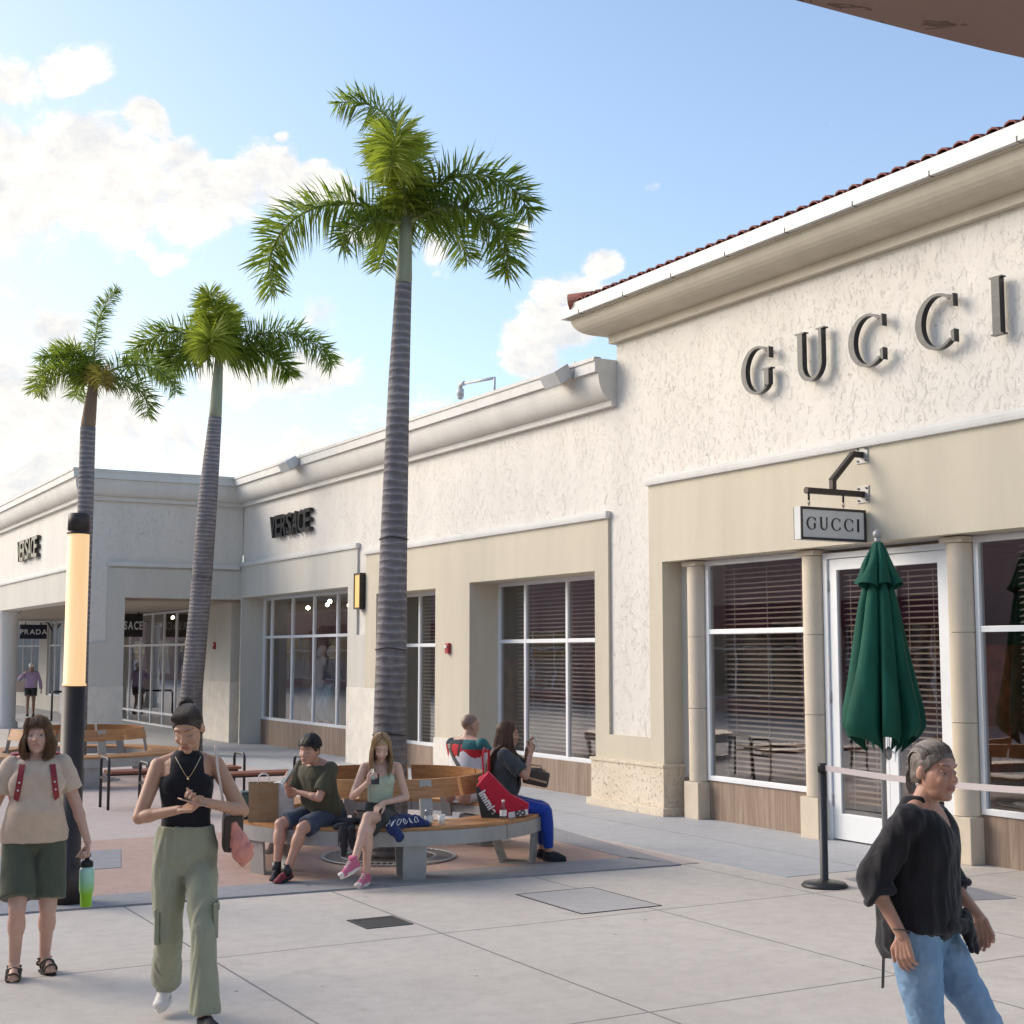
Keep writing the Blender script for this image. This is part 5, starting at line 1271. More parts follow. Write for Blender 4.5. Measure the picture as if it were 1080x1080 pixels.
dh = hairmat('dark_brown_hair', (.02,.013,.011), (.06,.035,.026))
Mx = J['hm'] @ Matrix.Scale(J['hsc'],4)
hp_ = link_mesh(hair_cap(J['hm'], J['hsc'], .066, infl=.004), 'hair', dh, root)
rg = random.Random(8); ps = []
for i in range(60):   # messy bun
    a0 = rg.uniform(0,6.28); rr = rg.uniform(.022,.042); ax = rg.uniform(0,PI); c = V((.030,-.112,.085)); b1 = V((math.cos(ax),math.sin(ax)*.4,math.sin(ax)*.9)).normalized(); b2 = b1.orthogonal().normalized()
    ps.append([Mx @ (c+b1*rr*math.cos(a0+t)+b2*rr*math.sin(a0+t)+V((0,0,rg.uniform(-.01,.01)))) for t in np.linspace(0,rg.uniform(2.5,5.5),12)])
def slick(Mx, n, rg, t0=38, t1=190, infl=.001, conv=.75, zoff=0.):
    out = []
    for i in range(n):
        u0 = rg.uniform(-.97,.97); f0 = rg.uniform(0,.003)+infl; e0 = rg.uniform(.93,1.); pts = []
        for k in range(13):
            t = k/12; th = R(t0+30*abs(u0)**3+(t1-t0)*t*e0); u = u0*(1-conv*t**1.6); c_ = math.sqrt(1-u*u); f = f0-.012*max(0,1-t*7)
            pts.append(Mx @ V(((.0865+f)*u, -.018+(.1035+f)*c_*math.cos(th), .030+(.0965+f)*c_*math.sin(th)*(1-.25*abs(u)**4) + zoff*t)))
        out.append(pts)
    return out
ps += slick(Mx, 900, rg, 23, 176, -.0005)
for i in range(14): 
    c = V((rg.uniform(-.02,.03),-.13,.06)); dd = V((rg.uniform(-.5,.9),-.6,rg.uniform(-.9,.5))).normalized(); ps.append([Mx @ (c+dd*t*.07+V((0,0,-.03*t*t))) for t in np.linspace(0,1,7)])
strands(ps, .0018, 'hair_strands', dh, hp_)
link_mesh(remesh([ell(Mx @ V((.028,-.108,.083)), (.034*s,.034*s,.032*s))], .005, 2), 'bun', dh, hp_)
gold = mat('gold_chain', (.75,.55,.30), .3, 1.)
r = wrap_strap(J, [top, body], [((x, .4, J['tp'](0,0,.375+ (abs(x)/.062)**1.15*.105).z), (0,-1,0)) for x in np.linspace(-.062,.062,17)], .004, .003, 'necklace', gold, .002)
if r: MB().sphere(r[1][8]+V((0,.004,-.008)), .007, 12, 8).build('pendant', gold, r[0])
whs = mat('white_sneaker', (.70,.67,.64), .6); blk = mat('black_sneaker_knit', (.02,.02,.025), .8); sole = mat('pinkish_sole', (.55,.42,.38), .6)
shoe(root, J['an'][1], J['toe'][1]+V((0,.02,0)), whs, whs, s); shoe(root, J['an'][-1], J['toe'][-1]+V((0,.02,0)), blk, whs, s)
# shoulder bag + pink bag
cream = mat('cream_leather', (.62,.50,.44), .6); dkb = mat('dark_brown_leather', (.05,.03,.025), .5); pinkl = mat('coral_pink_fabric', (.68,.27,.21), .6)
bag = thing('shoulder_bag', 'dark shoulder bag with cream strap and coral pink wrap carried by the walking phone user', 'bag', tuple(wm(J) @ V((-.235,.06,.95))), J['root'].rotation_euler.z)
mb = MB().box(-.05,-.10,-.07,.05,.09,.12,.025); mb.build('bag_body', dkb, bag)
pts = [V((-.235,.06,.95)).copy() for _ in range(1)]
sp_ = [V((.045,.02,.12)), V((.065,.04,.26)), V((.088,.035,.36)), V((.090,-.01,.440)), V((.090,-.07,.475)), V((.085,-.135,.44)), V((.05,-.17,.28)), V((.0,-.09,.12))]
fine = []
for i in range(len(sp_)-1):
    for t in (0,.33,.66): fine.append(sp_[i].lerp(sp_[i+1], t))
for _ in range(3): fine = [fine[0]]+[(fine[i-1]+fine[i]*2+fine[i+1])/4 for i in range(1,len(fine)-1)]+[fine[-1]]
MB().tube(fine, .010, 8, flat=.35).build('strap', cream, bag)
me = remesh([ell((-.03,.085,-.03),(.045,.06,.075)), ell((-.045,.10,-.075),(.055,.05,.045)), cone((-.03,.08,-.02),(.0,.09,.085),.045,.012), cone((-.04,.11,-.06),(-.09,.14,-.03),.05,.012), cone((-.03,.09,-.05),(-.05,.12,-.13),.05,.014)], .004, 2)
wrinkle(me, .009, 48, .4); link_mesh(me, 'pink_wrap', pinkl, bag)
a = wm(J) @ J['wr'][1]; hx = (wm(J) @ ((J['wr'][1]+J['wr'][-1])/2+V((.0,.045,.022))))
phone('rose gold phone held in both hands by the walking woman in black top', hx, Matrix.Rotation(J['root'].rotation_euler.z,3,'Z') @ Matrix.Rotation(R(-78),3,'Z') @ Matrix.Rotation(R(18),3,'X'), m=mat('rose_gold', (.45,.28,.24), .3, .6))

# ---- 3. woman in dark shirt and jeans at right
J = person('older woman with tied back grey hair in a black shirt and light jeans striding right', (4.20,4.16,0), R(-155), s=.955, build=1.02, shoulders=.90, bust=.004, belly=.012, head=(-22,-3,-3), twist=0, lean=(3,0), nose=1.0, jaw=1.05,
  feet={1:((.09,-.22,.13),(.0,.10,-.10)), -1:((-.07,.24,.085),(.0,.135,-.03))}, hands={1:(.215,.0,.835), -1:(-.25,.15,.85)}, elbows={1:(.15,-1,0), -1:(-.6,-1,.0)}, neck_fwd=.045,
  hand={1:dict(d=(.02,.12,-1), n=(-1,.1,0), curl=.34, side=-1, thumb=.3), -1:dict(d=(.05,.30,-1), n=(1,.1,0), curl=.45, side=1, thumb=.4)}, skin=(.46,.26,.19), lip=(.36,.13,.12), brow=(.10,.06,.05), vox=.0036, lid=.5, hs=1.02)
s = J['s']; root = J['root']; body = [c for c in kids(root) if c.name.startswith('body')][0]
jean_c = (.16,.27,.42)
def denim(nt, b):
    v = coords(nt, (1,1,.45)); L(nt, ramp(nt, ntex(nt, v, 6, 6, .65), [(.3,(.15,.25,.40)),(.5,(.20,.32,.48)),(.72,(.27,.39,.55))]), b.inputs['Base Color'])
    bump(nt, b, math_(nt, 'ADD', math_(nt, 'MULTIPLY', ntex(nt, coords(nt), 600, 2), .05), ntex(nt, coords(nt, (1,1,2.2)), 9, 4, .6, .8)), .008)
jeans = garment(J, [leg_tube(J, q, -.05, 1.92, .10*s, [.105*s,.100*s,.084*s,.070*s,.066*s,.064*s,.058*s,.05*s]) for q in (-1,1)]+torso_cloth(J, -.12, .06, .010), 'jeans', mat('light_blue_denim', jean_c, .85, 0, .2, denim), .0065, 4, .005, 38, .2, (0,0,1), 1.6)
shc = cloth('black_linen_shirt', (.011,.011,.016), .75, 5, .2, .012, 9, 500, (1,1,.35))
ex = [ell((q*.060,.065,.31),(.10,.065,.12)).xf(J['Tm']) for q in (-1,1)]+[loft([(0,-.06,-.14,.13,.09),(0,-.05,-.08,.17,.12),(0,-.02,.0,.185,.145),(0,.0,.12,.175,.14),(0,.0,.25,.165,.13),(0,.0,.36,.155,.12)]).xf(J['Tm']),
      ell((0,-.09,.10),(.17,.09,.2)).xf(J['Tm'])]
prs = torso_cloth(J, .0, .475, lambda z: .032 if z < .15 else .022, extra=ex)
for q, t in ((1,1.30),(-1,1.42)):
    a, e, w_ = J['sh'][q], J['el'][q], J['wr'][q]; prs += [rcap(a, e, .060*s, .066*s), cone(e, e.lerp(w_, t-1), .068*s, .066*s)]
prs.append(cone(J['tp'](0,-.02,.45), J['tp'](0,-.028,.515), .090*s, .066*s))
shirt = garment(J, prs, 'shirt', shc, .0065, 9, .011, 30, .9, (0,0,1), .25)
P = getco(shirt.data)    # open V neck in front
t = np.array(J['tp'](0,.09,.50)); dd = ((P-t)/np.array([.042,.085,.11]))**2; k = np.exp(-dd.sum(1)); P[:,1] -= k*.055; setco(shirt.data, P)
for q in (1,-1):     # rolled cuffs
    e, w_ = J['el'][q], J['wr'][q]; mb = MB(); d = (w_-e).normalized(); c = e.lerp(w_, .30 if q == 1 else .42); b1 = d.orthogonal().normalized(); b2 = d.cross(b1)
    mb.tube([c+b1*(.060)*s*math.cos(a)+b2*.058*s*math.sin(a)+d*.008*math.sin(3*a) for a in np.linspace(0,2*PI,30)], .015, 8, False); mb.build('rolled_cuff', shc, shirt)
kt = J['tp'](-.06,.165,.01)
me = remesh([ell(kt,(.03,.028,.026)), rcap(kt, kt+V((-.03,.03,-.10)), .022, .012), rcap(kt, kt+V((.04,.03,-.08)), .020, .010), rcap(kt, kt+V((.12,-.03,.02)), .026, .03), rcap(kt, kt+V((-.10,-.04,.02)), .026,.03)], .005, 3); wrinkle(me, .006, 60, .3); link_mesh(me, 'shirt_knot', shc, shirt)
bt_ = MB()
for k in range(3): bt_.sphere(J['tp'](.004,.205-.012*k,.30-.07*k), .006, 8, 6)
ghd = hairmat('dark_grey_hair', (.09,.07,.06), (.17,.14,.12)); gh = hairmat('grey_brown_hair', (.035,.025,.02), (.42,.36,.32))
Mx = J['hm'] @ Matrix.Scale(J['hsc'],4)
hp_ = link_mesh(hair_cap(J['hm'], J['hsc'], .076, infl=.004), 'hair', ghd, root)
rg = random.Random(18); ps = []
ps += slick(Mx, 1400, rg, 29, 200, -.0005, .8)
for i in range(220):
    ph_ = rg.uniform(0,6.28); pts = []; x0 = rg.uniform(-.022,.022)
    for t in np.linspace(0,1,10): pts.append(Mx @ V((x0*(1-.2*t)+.012*math.sin(ph_+t*6)*t, -.100-.028*math.sin(PI*t*.9)-rg.uniform(0,.004), .035-.135*t)))
    ps.append(pts)
strands(ps, .0016, 'hair_strands', gh, hp_, 3)
brace = mat('bracelet_dark', (.05,.045,.04), .4)
w_ = J['wr'][1]; MB().tube([w_+V((.036*math.cos(a),.030*math.sin(a),.018+.012*math.cos(a))) for a in np.linspace(0,2*PI,22)], .003, 6, False).build('bracelet', brace, root)
MB().bar(J['tp'](.02,-.15,-.10), J['tp'](.02,-.15,-.28), .022,.004,(0,1,0)).build('hanging_strap', M['black'], root)
shoe(root, J['an'][1], J['toe'][1], blk, whs, s); shoe(root, J['an'][-1], J['toe'][-1], blk, whs, s)

# ---- 4. boy with phone, seated
def put_local(Jr, p): return wm(Jr) @ V(p)
J = person('boy in olive tee and navy shorts slouching on the round bench holding a phone', (4.70,11.59,0), R(114), s=.92, build=1.18, belly=.03, pelvis=(0,0,.555), lean=(19,-3), head=(14,-10,-4), neck_fwd=.05, hs=1.1,
  feet={1:((.10,.46,.11),(-.05,.09,-.085)), -1:((-.03,.47,.10),(.02,.10,-.08))}, knees={1:(.25,.3,1), -1:(-.25,.3,1)}, hands={1:(.06,.40,.80), -1:(.05,.28,.735)}, elbows={1:(.5,-.3,-1), -1:(-.8,.1,-.6)},
  hand={1:dict(d=(-.35,.35,.75), n=(-.3,-.9,.2), curl=.8, side=1), -1:dict(d=(.95,.1,.05), n=(0,-1,.1), curl=.3, side=1)}, skin=(.50,.28,.20), lip=(.42,.17,.15), brow=(.03,.02,.018), lid=.62, jaw=1.1, vox=.005)
s = J['s']; root = J['root']
olive = cloth('olive_tee', (.075,.07,.045), .9, 5, .15, .008, 10)
garment(J, torso_cloth(J, -.06, .478, .016)+sleeves(J, .78, .068, .080), 'tee_shirt', olive, .007, 7, .009, 34, .3)
navy_s = cloth('navy_shorts', (.045,.06,.095), .85, 5, .2, .007, 10)
garment(J, [leg_tube(J, q, -.1, .88, .105*s, .094*s) for q in (-1,1)]+torso_cloth(J, -.13, .03, .008), 'shorts', navy_s, .007, 3, .006, 22, .6)
bh = hairmat('black_hair', (.012,.01,.01), (.045,.035,.03)); Mx = J['hm'] @ Matrix.Scale(J['hsc'],4)
hp_ = link_mesh(hair_cap(J['hm'], J['hsc'], .062, infl=.010, back=-.045), 'hair', bh, root); rg = random.Random(3); ps = []
for i in range(800):
    az = rg.uniform(-PI,PI); pts = []; ln = (1.30 if abs(az) < 1.0 else 1.35+.25*abs(az)/PI)*rg.uniform(.9,1.08); lay = rg.uniform(1.0,1.08)
    for k in range(8):
        th = ln*k/7; tw = az+.25*th*.3; pts.append(Mx @ V((.090*lay*math.sin(th)*math.sin(tw), -.018+.112*lay*math.sin(th)*math.cos(tw), .034+.104*lay*math.cos(th))))
    ps.append(pts)
strands(ps, .0024, 'hair_strands', bh, hp_)
for q in (-1,1):
    so_ = MB().tube([J['an'][q]-V((0,0,.03)), J['an'][q]+V((0,0,.055)) + (J['kn'][q]-J['an'][q])*.02], [.045*s,.041*s], 18); so_.build('sock', M['black'], root)
rs = cloth('red_black_sneaker', (.20,.03,.04), .7)
shoe(root, J['an'][1], J['toe'][1], blk, whs, s*.95); shoe(root, J['an'][-1], J['toe'][-1], rs, blk, s*.95)
hw = put_local(J, J['wr'][1]+V((-.03,.03,.075)))
phone('phone in teal patterned case held up by the boy in olive tee', hw, Matrix.Rotation(R(114),3,'Z') @ Matrix.Rotation(R(160),3,'Z') @ Matrix.Rotation(R(55),3,'X'), m=mat('teal_case', (.05,.16,.16), .5))
jk = MB(); 
me = remesh([ell((4.84,11.42,.475),(.16,.09,.028)), ell((4.74,11.24,.455),(.10,.05,.03)), rcap((4.70,11.17,.44),(4.70,11.145,.24),.035,.018), rcap((4.76,11.14,.44),(4.77,11.12,.30),.035,.018)], .006, 3); wrinkle(me, .012, 30, .2)
jo = link_mesh(me, 'jacket', cloth('dark_grey_jacket', (.03,.03,.035)), None); T(jo, 'dark jacket draped over the bench edge beside the boy', 'jacket')
# ---- 5. girl with crossed legs
J = person('teen girl in mint tank top and pink high top shoes sitting with crossed legs', (5.03,11.16,0), R(158), s=.93, build=.80, bust=.012, pelvis=(0,0,.55), lean=(9,0), head=(4,-27,0), neck_fwd=.05, shoulders=.98,
  feet={1:((.12,.30,.085),(.07,.115,-.065)), -1:((.225,.44,.22),(.10,.085,-.10))}, knees={1:(.0,.4,1), -1:(.1,.5,1)}, hands={1:(.115,.27,.84), -1:(-.02,.205,.665)}, elbows={1:(.6,-.2,-1), -1:(-.8,-.2,-.8)},
  hand={1:dict(d=(-.55,.2,.45), n=(-.2,-.8,.4), curl=.8, side=1), -1:dict(d=(.5,.45,-.3), n=(0,-.2,-1), curl=.5, side=1)}, skin=(.62,.40,.31), lip=(.52,.24,.22), brow=(.22,.15,.10), lid=.75, vox=.005, jaw=.93)
s = J['s']; root = J['root']; body = [c for c in kids(root) if c.name.startswith('body')][0]
mint = cloth('mint_tank', (.42,.50,.40), .85, 5, .08, .004, 16)
top = garment(J, torso_cloth(J, .05, .365, lambda z: .004 if z < .15 else .010, extra=[ell((q*.058,.072,.335),(.066,.046,.062)).xf(J['Tm']) for q in (-1,1)]), 'tank_top', mint, .006, 3, .003, 26, .6)
for q in (-1,1): wrap_strap(J, [top, body], [((q*.072, .4, J['tp'](0,0,.34+.018*k).z), (0,-1,0)) for k in range(8)], .026, .004, 'top_strap', mint)
skirtm = cloth('charcoal_skirt', (.055,.06,.06), .85, 5, .15, .006, 12)
garment(J, [leg_tube(J, q, -.1, .60, .10*s, .098*s) for q in (-1,1)]+torso_cloth(J, -.12, .13, .015), 'skirt', skirtm, .007, 4, .004, 20, .6)
bl = hairmat('honey_blond_hair', (.20,.115,.055), (.48,.32,.17)); zc = J['hc'].z
link_mesh(hair_cap(J['hm'], J['hsc'], .064, infl=.005), 'hair', bl, root)
strands(long_hair(J['hm'], J['hsc'], lambda az: zc-.25*s, 1300, 9, 0., .012, .92, .0018, 1.5, off_body(J, .01)), .0019, 'hair_strands', bl, root)
pk_ = cloth('pink_canvas', (.55,.14,.24), .85); wsole = mat('cream_rubber', (.68,.62,.58), .6)
for q in (1,-1):
    o, dn, lat, up, b0, Lf = shoe(root, J['an'][q], J['toe'][q], pk_, wsole, s*.95, .05)
    MB().sphere((0,0,0),(.036,.03,.022),16,10).xf(Matrix.Translation(b0+dn*(Lf*.93)+up*.016)).build('toe_cap', wsole, o)
    lc = MB()
    for k in range(5): c = b0+dn*Lf*(.30+.09*k)+up*(.078-.009*k); lc.tube([c-lat*.022,c+up*.008,c+lat*.022], .0035, 5)
    lc.build('laces', wsole, o)
hw = put_local(J, J['wr'][1]+V((-.06,.02,.03)))
phone('black phone held by the girl in mint tank top', hw, Matrix.Rotation(R(158),3,'Z') @ Matrix.Rotation(R(180),3,'Z') @ Matrix.Rotation(R(32),3,'X'), size=(.068,.135,.008), scr=False)
# ---- 6. seated woman, side view
J = person('long haired woman in dark tee and cobalt leggings seated sideways with a raised phone', (6.46,11.62,0), R(-119), s=.96, build=1.22, bust=.03, belly=.03, pelvis=(0,0,.56), lean=(4,0), head=(0,-6,0), neck_fwd=.03, shoulders=.92,
  feet={1:((.07,.44,.09),(.0,.14,-.06)), -1:((-.10,.38,.09),(.0,.14,-.06))}, knees={1:(.1,.3,1), -1:(-.1,.3,1)}, hands={1:(.09,.27,.99), -1:(-.03,.24,1.02)}, elbows={1:(.5,.2,-1), -1:(-.5,.2,-1)},
  hand={1:dict(d=(-.2,.25,.9), n=(-.6,-.6,.1), curl=.6, side=1), -1:dict(d=(.2,.25,.9), n=(.3,.8,0), curl=.3, side=-1)}, skin=(.48,.27,.19), lip=(.40,.14,.13), brow=(.04,.025,.02), lid=.6, vox=.005)
s = J['s']; root = J['root']
garment(J, torso_cloth(J, -.03, .478, .018, extra=[ell((q*.08,.11,.33),(.085,.06,.08)).xf(J['Tm']) for q in (-1,1)])+sleeves(J, .80, .066, .072), 'tee_shirt', cloth('charcoal_tee', (.045,.055,.06)), .007, 7, .008, 34, .1)
blue = cloth('cobalt_leggings', (.01,.045,.32), .6, 5, .15, .004, 12)
garment(J, [leg_tube(J, q, -.1, 1.88, .10*s, [.112*s,.105*s,.088*s,.072*s,.066*s,.068*s,.058*s,.046*s]) for q in (-1,1)]+torso_cloth(J, -.14, .03, .008), 'leggings', blue, .006, 3, .002, 22, .6)
bw = hairmat('brown_ombre_hair', (.035,.018,.013), (.16,.07,.035)); zc = J['hc'].z
link_mesh(hair_cap(J['hm'], J['hsc'], .058, infl=.006), 'hair', bw, root)
strands(long_hair(J['hm'], J['hsc'], lambda az: zc-.46*s, 1500, 19, 0., .024, 1.05, .0022, 2., off_body(J, .035)), .0024, 'hair_strands', bw, root)
for q in (1,-1): shoe(root, J['an'][q], J['toe'][q], blk, blk, s)
hw = put_local(J, J['wr'][1]+V((-.045,.055,.085)))
phone('silver phone held up by the woman in blue leggings', hw, Matrix.Rotation(R(-119),3,'Z') @ Matrix.Rotation(R(180),3,'Z') @ Matrix.Rotation(R(75),3,'X'), m=mat('silver_case', (.5,.52,.54), .3, .5))
# ---- 7. man seen from behind
J = person('man with shaved head seen from behind in a white shirt with red and teal shoulders', (6.63,12.69,0), R(-66), s=1.0, build=1.18, belly=.03, pelvis=(0,0,.565), lean=(7,0), head=(-22,-10,0), shoulders=1.05, neck_fwd=.03,
  feet={1:((.10,.47,.09),(0,.13,-.06)), -1:((-.12,.45,.09),(0,.13,-.06))}, knees={1:(.1,.3,1), -1:(-.1,.3,1)}, hands={1:(.10,.38,.82), -1:(-.08,.38,.80)}, elbows={1:(.6,-.2,-1), -1:(-.6,-.2,-1)},
  hand={1:dict(d=(-.3,.7,.3), n=(0,.2,1), curl=.5, side=-1), -1:dict(d=(.3,.7,.3), n=(0,.2,1), curl=.5, side=1)}, skin=(.47,.28,.21), lip=(.38,.16,.14), brow=(.05,.04,.03), lid=.6, buzz=(.10,.08,.07), vox=.006)
s = J['s']; root = J['root']
st = vcol_cloth('sports_shirt')
sh = garment(J, torso_cloth(J, -.06, .480, .018)+sleeves(J, .82, .070, .082), 'sports_shirt', st, .007, 4, .006, 18, .1)
P = getco(sh.data); ti = np.array(J['Tm'].inverted()); H = P@ti[:3,:3].T+ti[:3,3]; C = np.tile(np.array((.68,.67,.70)), (len(P),1))
red_ = (H[:,2] > .335+.03*np.sin(H[:,0]*30)) & (H[:,2] < .43); C[red_] = (.50,.03,.035); C[(H[:,2] >= .43)] = (.03,.05,.06); C[(H[:,2] > .385) & (H[:,0] > .03)] = (.04,.14,.15); C[(H[:,2] > .33) & (np.abs(H[:,0]+.12) < .012)] = (.02,.02,.02); C[(H[:,2] > .31) & (np.abs(H[:,0]-.0) < .014)] = (.03,.03,.04)
paint(sh.data, C)
garment(J, [leg_tube(J, q, -.1, .95, .105*s, .095*s) for q in (-1,1)]+torso_cloth(J, -.14, .03, .010), 'shorts', cloth('white_shorts', (.60,.60,.64)), .007, 3, .005, 22, .6)
wrap_strap(J, [sh], [((-.18+.34*t, -.5, J['tp'](0,0,.44-.36*t).z), (0,1,0)) for t in np.linspace(0,1,16)], .035, .004, 'crossbody_strap', M['black'])
for q in (1,-1):
    MB().tube([J['an'][q]-V((0,0,.02)), J['an'][q]+V((0,0,.07))], [.045*s,.041*s], 18).build('sock', rs, root); shoe(root, J['an'][q], J['toe'][q], whs, whs, s*1.05)
# ---- 8. far walker
lil = cloth('lilac_hoodie', (.42,.32,.50)); J = person('distant walker in white cap, lilac hoodie and black shorts with a pale tote', (8.75,45.6,0), R(168), s=1.0, build=1.0, head=(0,-5,0), vox=.009, noeyes=True, skin=(.30,.18,.13), lip=(.3,.12,.1),
  feet={1:((.08,.08,.08),(0,.13,-.06)), -1:((-.09,-.06,.08),(0,.13,-.06))}, hands={1:(.22,.18,1.30), -1:(-.30,.0,.82)}, elbows={1:(.6,-.4,-.8), -1:(-.5,-1,0)})
s = J['s']; root = J['root']
garment(J, torso_cloth(J, -.01, .48, .025)+sleeves(J, 1.9, .062, .045), 'hoodie', lil, .012, 3, .01, 15)
garment(J, [leg_tube(J, q, -.05, .55, .10*s, .10*s) for q in (-1,1)]+torso_cloth(J, -.12, .03, .012), 'shorts', M['black'], .012, 3, .004, 20)
Mx = J['hm']; link_mesh(remesh([MB().sphere((0,-.015,.045),(.093,.112,.088),20,14).xf(Mx)], .008, 2), 'cap', whs, root)
MB().sphere((0,.10,.055),(.07,.09,.012),16,8).xf(Mx).build('cap_brim', whs, root)
for q in (1,-1): shoe(root, J['an'][q], J['toe'][q], blk, blk, s)
tb = thing('tote_bag', 'pale tote bag carried by the distant walker in lilac', 'bag', tuple(wm(J) @ V((.30,.0,.86)))); MB().box(-.16,-.05,-.12,.16,.05,.20,.03).build('bag_body', cream, tb); MB().tube([(.10*math.cos(a),0,.20+.20*math.sin(a)) for a in np.linspace(0,PI,10)], .01, 6).build('handle', cream, tb)
# ---- mannequins in the bay window
plas = mat('pale_mannequin', (.62,.56,.52), .4)
for (x, y, c1, c2, lb) in ((11.0,27.35,(.50,.46,.42),(.35,.40,.42),'pale mannequin in a light dress in the bay window'), (11.05,26.95,(.05,.05,.06),(.28,.40,.45),'mannequin with dark vest and teal trousers in the bay window'), (11.0,24.45,(.03,.03,.03),(.05,.05,.05),'dark dressed mannequin at the right end of the bay window')):
    J = person(lb, (x,y,.42 if y > 25 else .40), R(95), s=1.02, build=.85, vox=.010, noeyes=True, skin=(.60,.54,.50), lip=(.6,.54,.5), brow=(.6,.54,.5), feet={1:((.10,.04,.08),(0,.13,-.06)), -1:((-.10,-.04,.08),(0,.13,-.06))}, hands={1:(.27,.08,.82), -1:(-.27,.02,.84)}, elbows={1:(.6,-1,0), -1:(-.6,-1,0)}, name='mannequin', cat='mannequin')
    garment(J, torso_cloth(J, -.05, .48, .014)+sleeves(J, 1.5, .055, .045), 'jacket', cloth('mannequin_jacket', c1), .012, 3, .005, 20); garment(J, [leg_tube(J, q, -.05, 1.8, .09, .075) for q in (-1,1)]+torso_cloth(J, -.12, .04, .012), 'trousers', cloth('mannequin_trousers', c2), .012, 3, .005, 20)
    MB().box(-.25,-.25,-.40,.25,.25,.012).build('plinth', plas, J['root'])
# ---- things on the round bench
kraft = mat('kraft_paper', (.36,.23,.13), .85, 0, .2, varied((.37,.24,.135), .15, 6, 12, .006)); papw = mat('white_paper', (.72,.70,.68), .7)
def paper_bag(label, loc, rz, w, d, h, m):
    r = thing('paper_bag', label, 'bag', loc, rz); mb = MB(); t = .004
    vs = []; n = 9
    for k in range(n):
        z = h*k/(n-1); f = 1-.04*math.sin(PI*k/(n-1)); vs += [(-w/2*f,-d/2*f,z),(0,-d/2*f+.006*math.sin(k*2),z),(w/2*f,-d/2*f,z),(w/2*f+(.02 if 0<k<n-1 else 0)*-1,0,z),(w/2*f,d/2*f,z),(0,d/2*f,z),(-w/2*f,d/2*f,z),(-w/2*f+.02*(0<k<n-1),0,z)]
    mb.add(vs, [(i*8+j,i*8+(j+1)%8,(i+1)*8+(j+1)%8,(i+1)*8+j) for i in range(n-1) for j in range(8)]+[tuple(range(8))]); mb.build('bag_body', m, r)
    for q in (-1,1): MB().tube([(-.05,q*d*.42,h-.01),(-.045,q*d*.40,h+.05),(-.02,q*d*.38,h+.075),(.02,q*d*.38,h+.075),(.045,q*d*.40,h+.05),(.05,q*d*.42,h-.01)], .004, 6).build('handle', papw, r)
    return r
paper_bag('brown kraft paper shopping bag standing on the round bench beside the boy', (4.30,12.02,.4525), R(-20), .26, .15, .33, kraft)
bx = thing('box', 'flat dark teal box standing behind the kraft paper bag', 'box', (4.24,12.28,.4525), R(-15)); MB().box(-.05,-.09,0,.05,.09,.235,.004).build('box_body', mat('dark_teal_box', (.02,.06,.07), .4), bx); MB().box(-.044,-.0935,.02,.044,-.0901,.215).build('front_panel', mat('teal_box_panel', (.05,.12,.12), .4), bx)
foodb = thing('white_bag', 'white glossy carrier bag tucked behind the kraft paper bag', 'bag', (4.46,11.98,.4525), R(-20)); me = remesh([MB().box(-.10,-.06,0,.10,.06,.30,.02), ell((0,0,.31),(.08,.05,.03))], .008, 3); wrinkle(me, .01, 30, .2); link_mesh(me, 'bag_body', papw, foodb)
cp = thing('iced_coffee_cup', 'clear plastic cup with a little coffee left on the round bench', 'cup', (5.40,10.98,.4525)); MB().lathe((0,0,0), [(.028,0),(.038,.115),(.041,.12),(.041,.125),(.03,.14),(.0,.145)], 24).build('cup_body', M['clear'], cp); MB().lathe((0,0,0), [(0,.003),(.026,.003),(.0285,.03),(0,.03)], 20).build('coffee', mat('coffee', (.25,.12,.05), .3), cp)
MB().lathe((0,0,0), [(.032,.03),(.0375,.085)], 24).build('label_sleeve', papw, cp)
cw_ = thing('paper_cup', 'short white paper cup beside the clear cup on the round bench', 'cup', (5.52,10.98,.4525)); MB().lathe((0,0,0), [(0,0),(.026,0),(.034,.085),(.031,.085),(.024,.006),(0,.006)], 22).build('cup_body', papw, cw_)
bbm = cloth('navy_printed_fabric', (.012,.03,.12), .6, 5, .2, .01, 12)
me = remesh([ell((5.20,11.00,.50),(.13,.09,.055)), ell((5.10,10.98,.49),(.09,.09,.05)), rcap((5.27,10.98,.50),(5.36,10.95,.475),.05,.03), rcap((5.02,10.88,.46),(5.05,10.84,.40),.05,.04)], .006, 3); wrinkle(me, .014, 34, .9)
nb = thing('fabric_bag', 'rumpled navy fabric bag with white print lying beside the girl', 'bag', (5.18,10.98,.4525)); o = link_mesh(me, 'bag_body', bbm, nb); o.matrix_parent_inverse = Matrix.Translation(-V((5.18,10.98,.4525)))
rg = random.Random(4)
bpy.context.view_layer.update()
for k in range(6):
    x = -.13+.045*k; mb = MB(); c = V((5.18,10.98,.4525))+RV*x-FV*.30; pts = [c+RV*(.016*math.cos(t))+V((0,0,.050+.010*k*.3+.020*math.sin(t*1.3+k))) for t in np.linspace(0,5,12)]
    hits = snap([o], [((o.matrix_world.inverted() @ p), FV) for p in pts], .002)
    if len(hits) > 5: 
        q = MB().tube([h[0] for h in hits], .004, 6).build('print', papw, o)
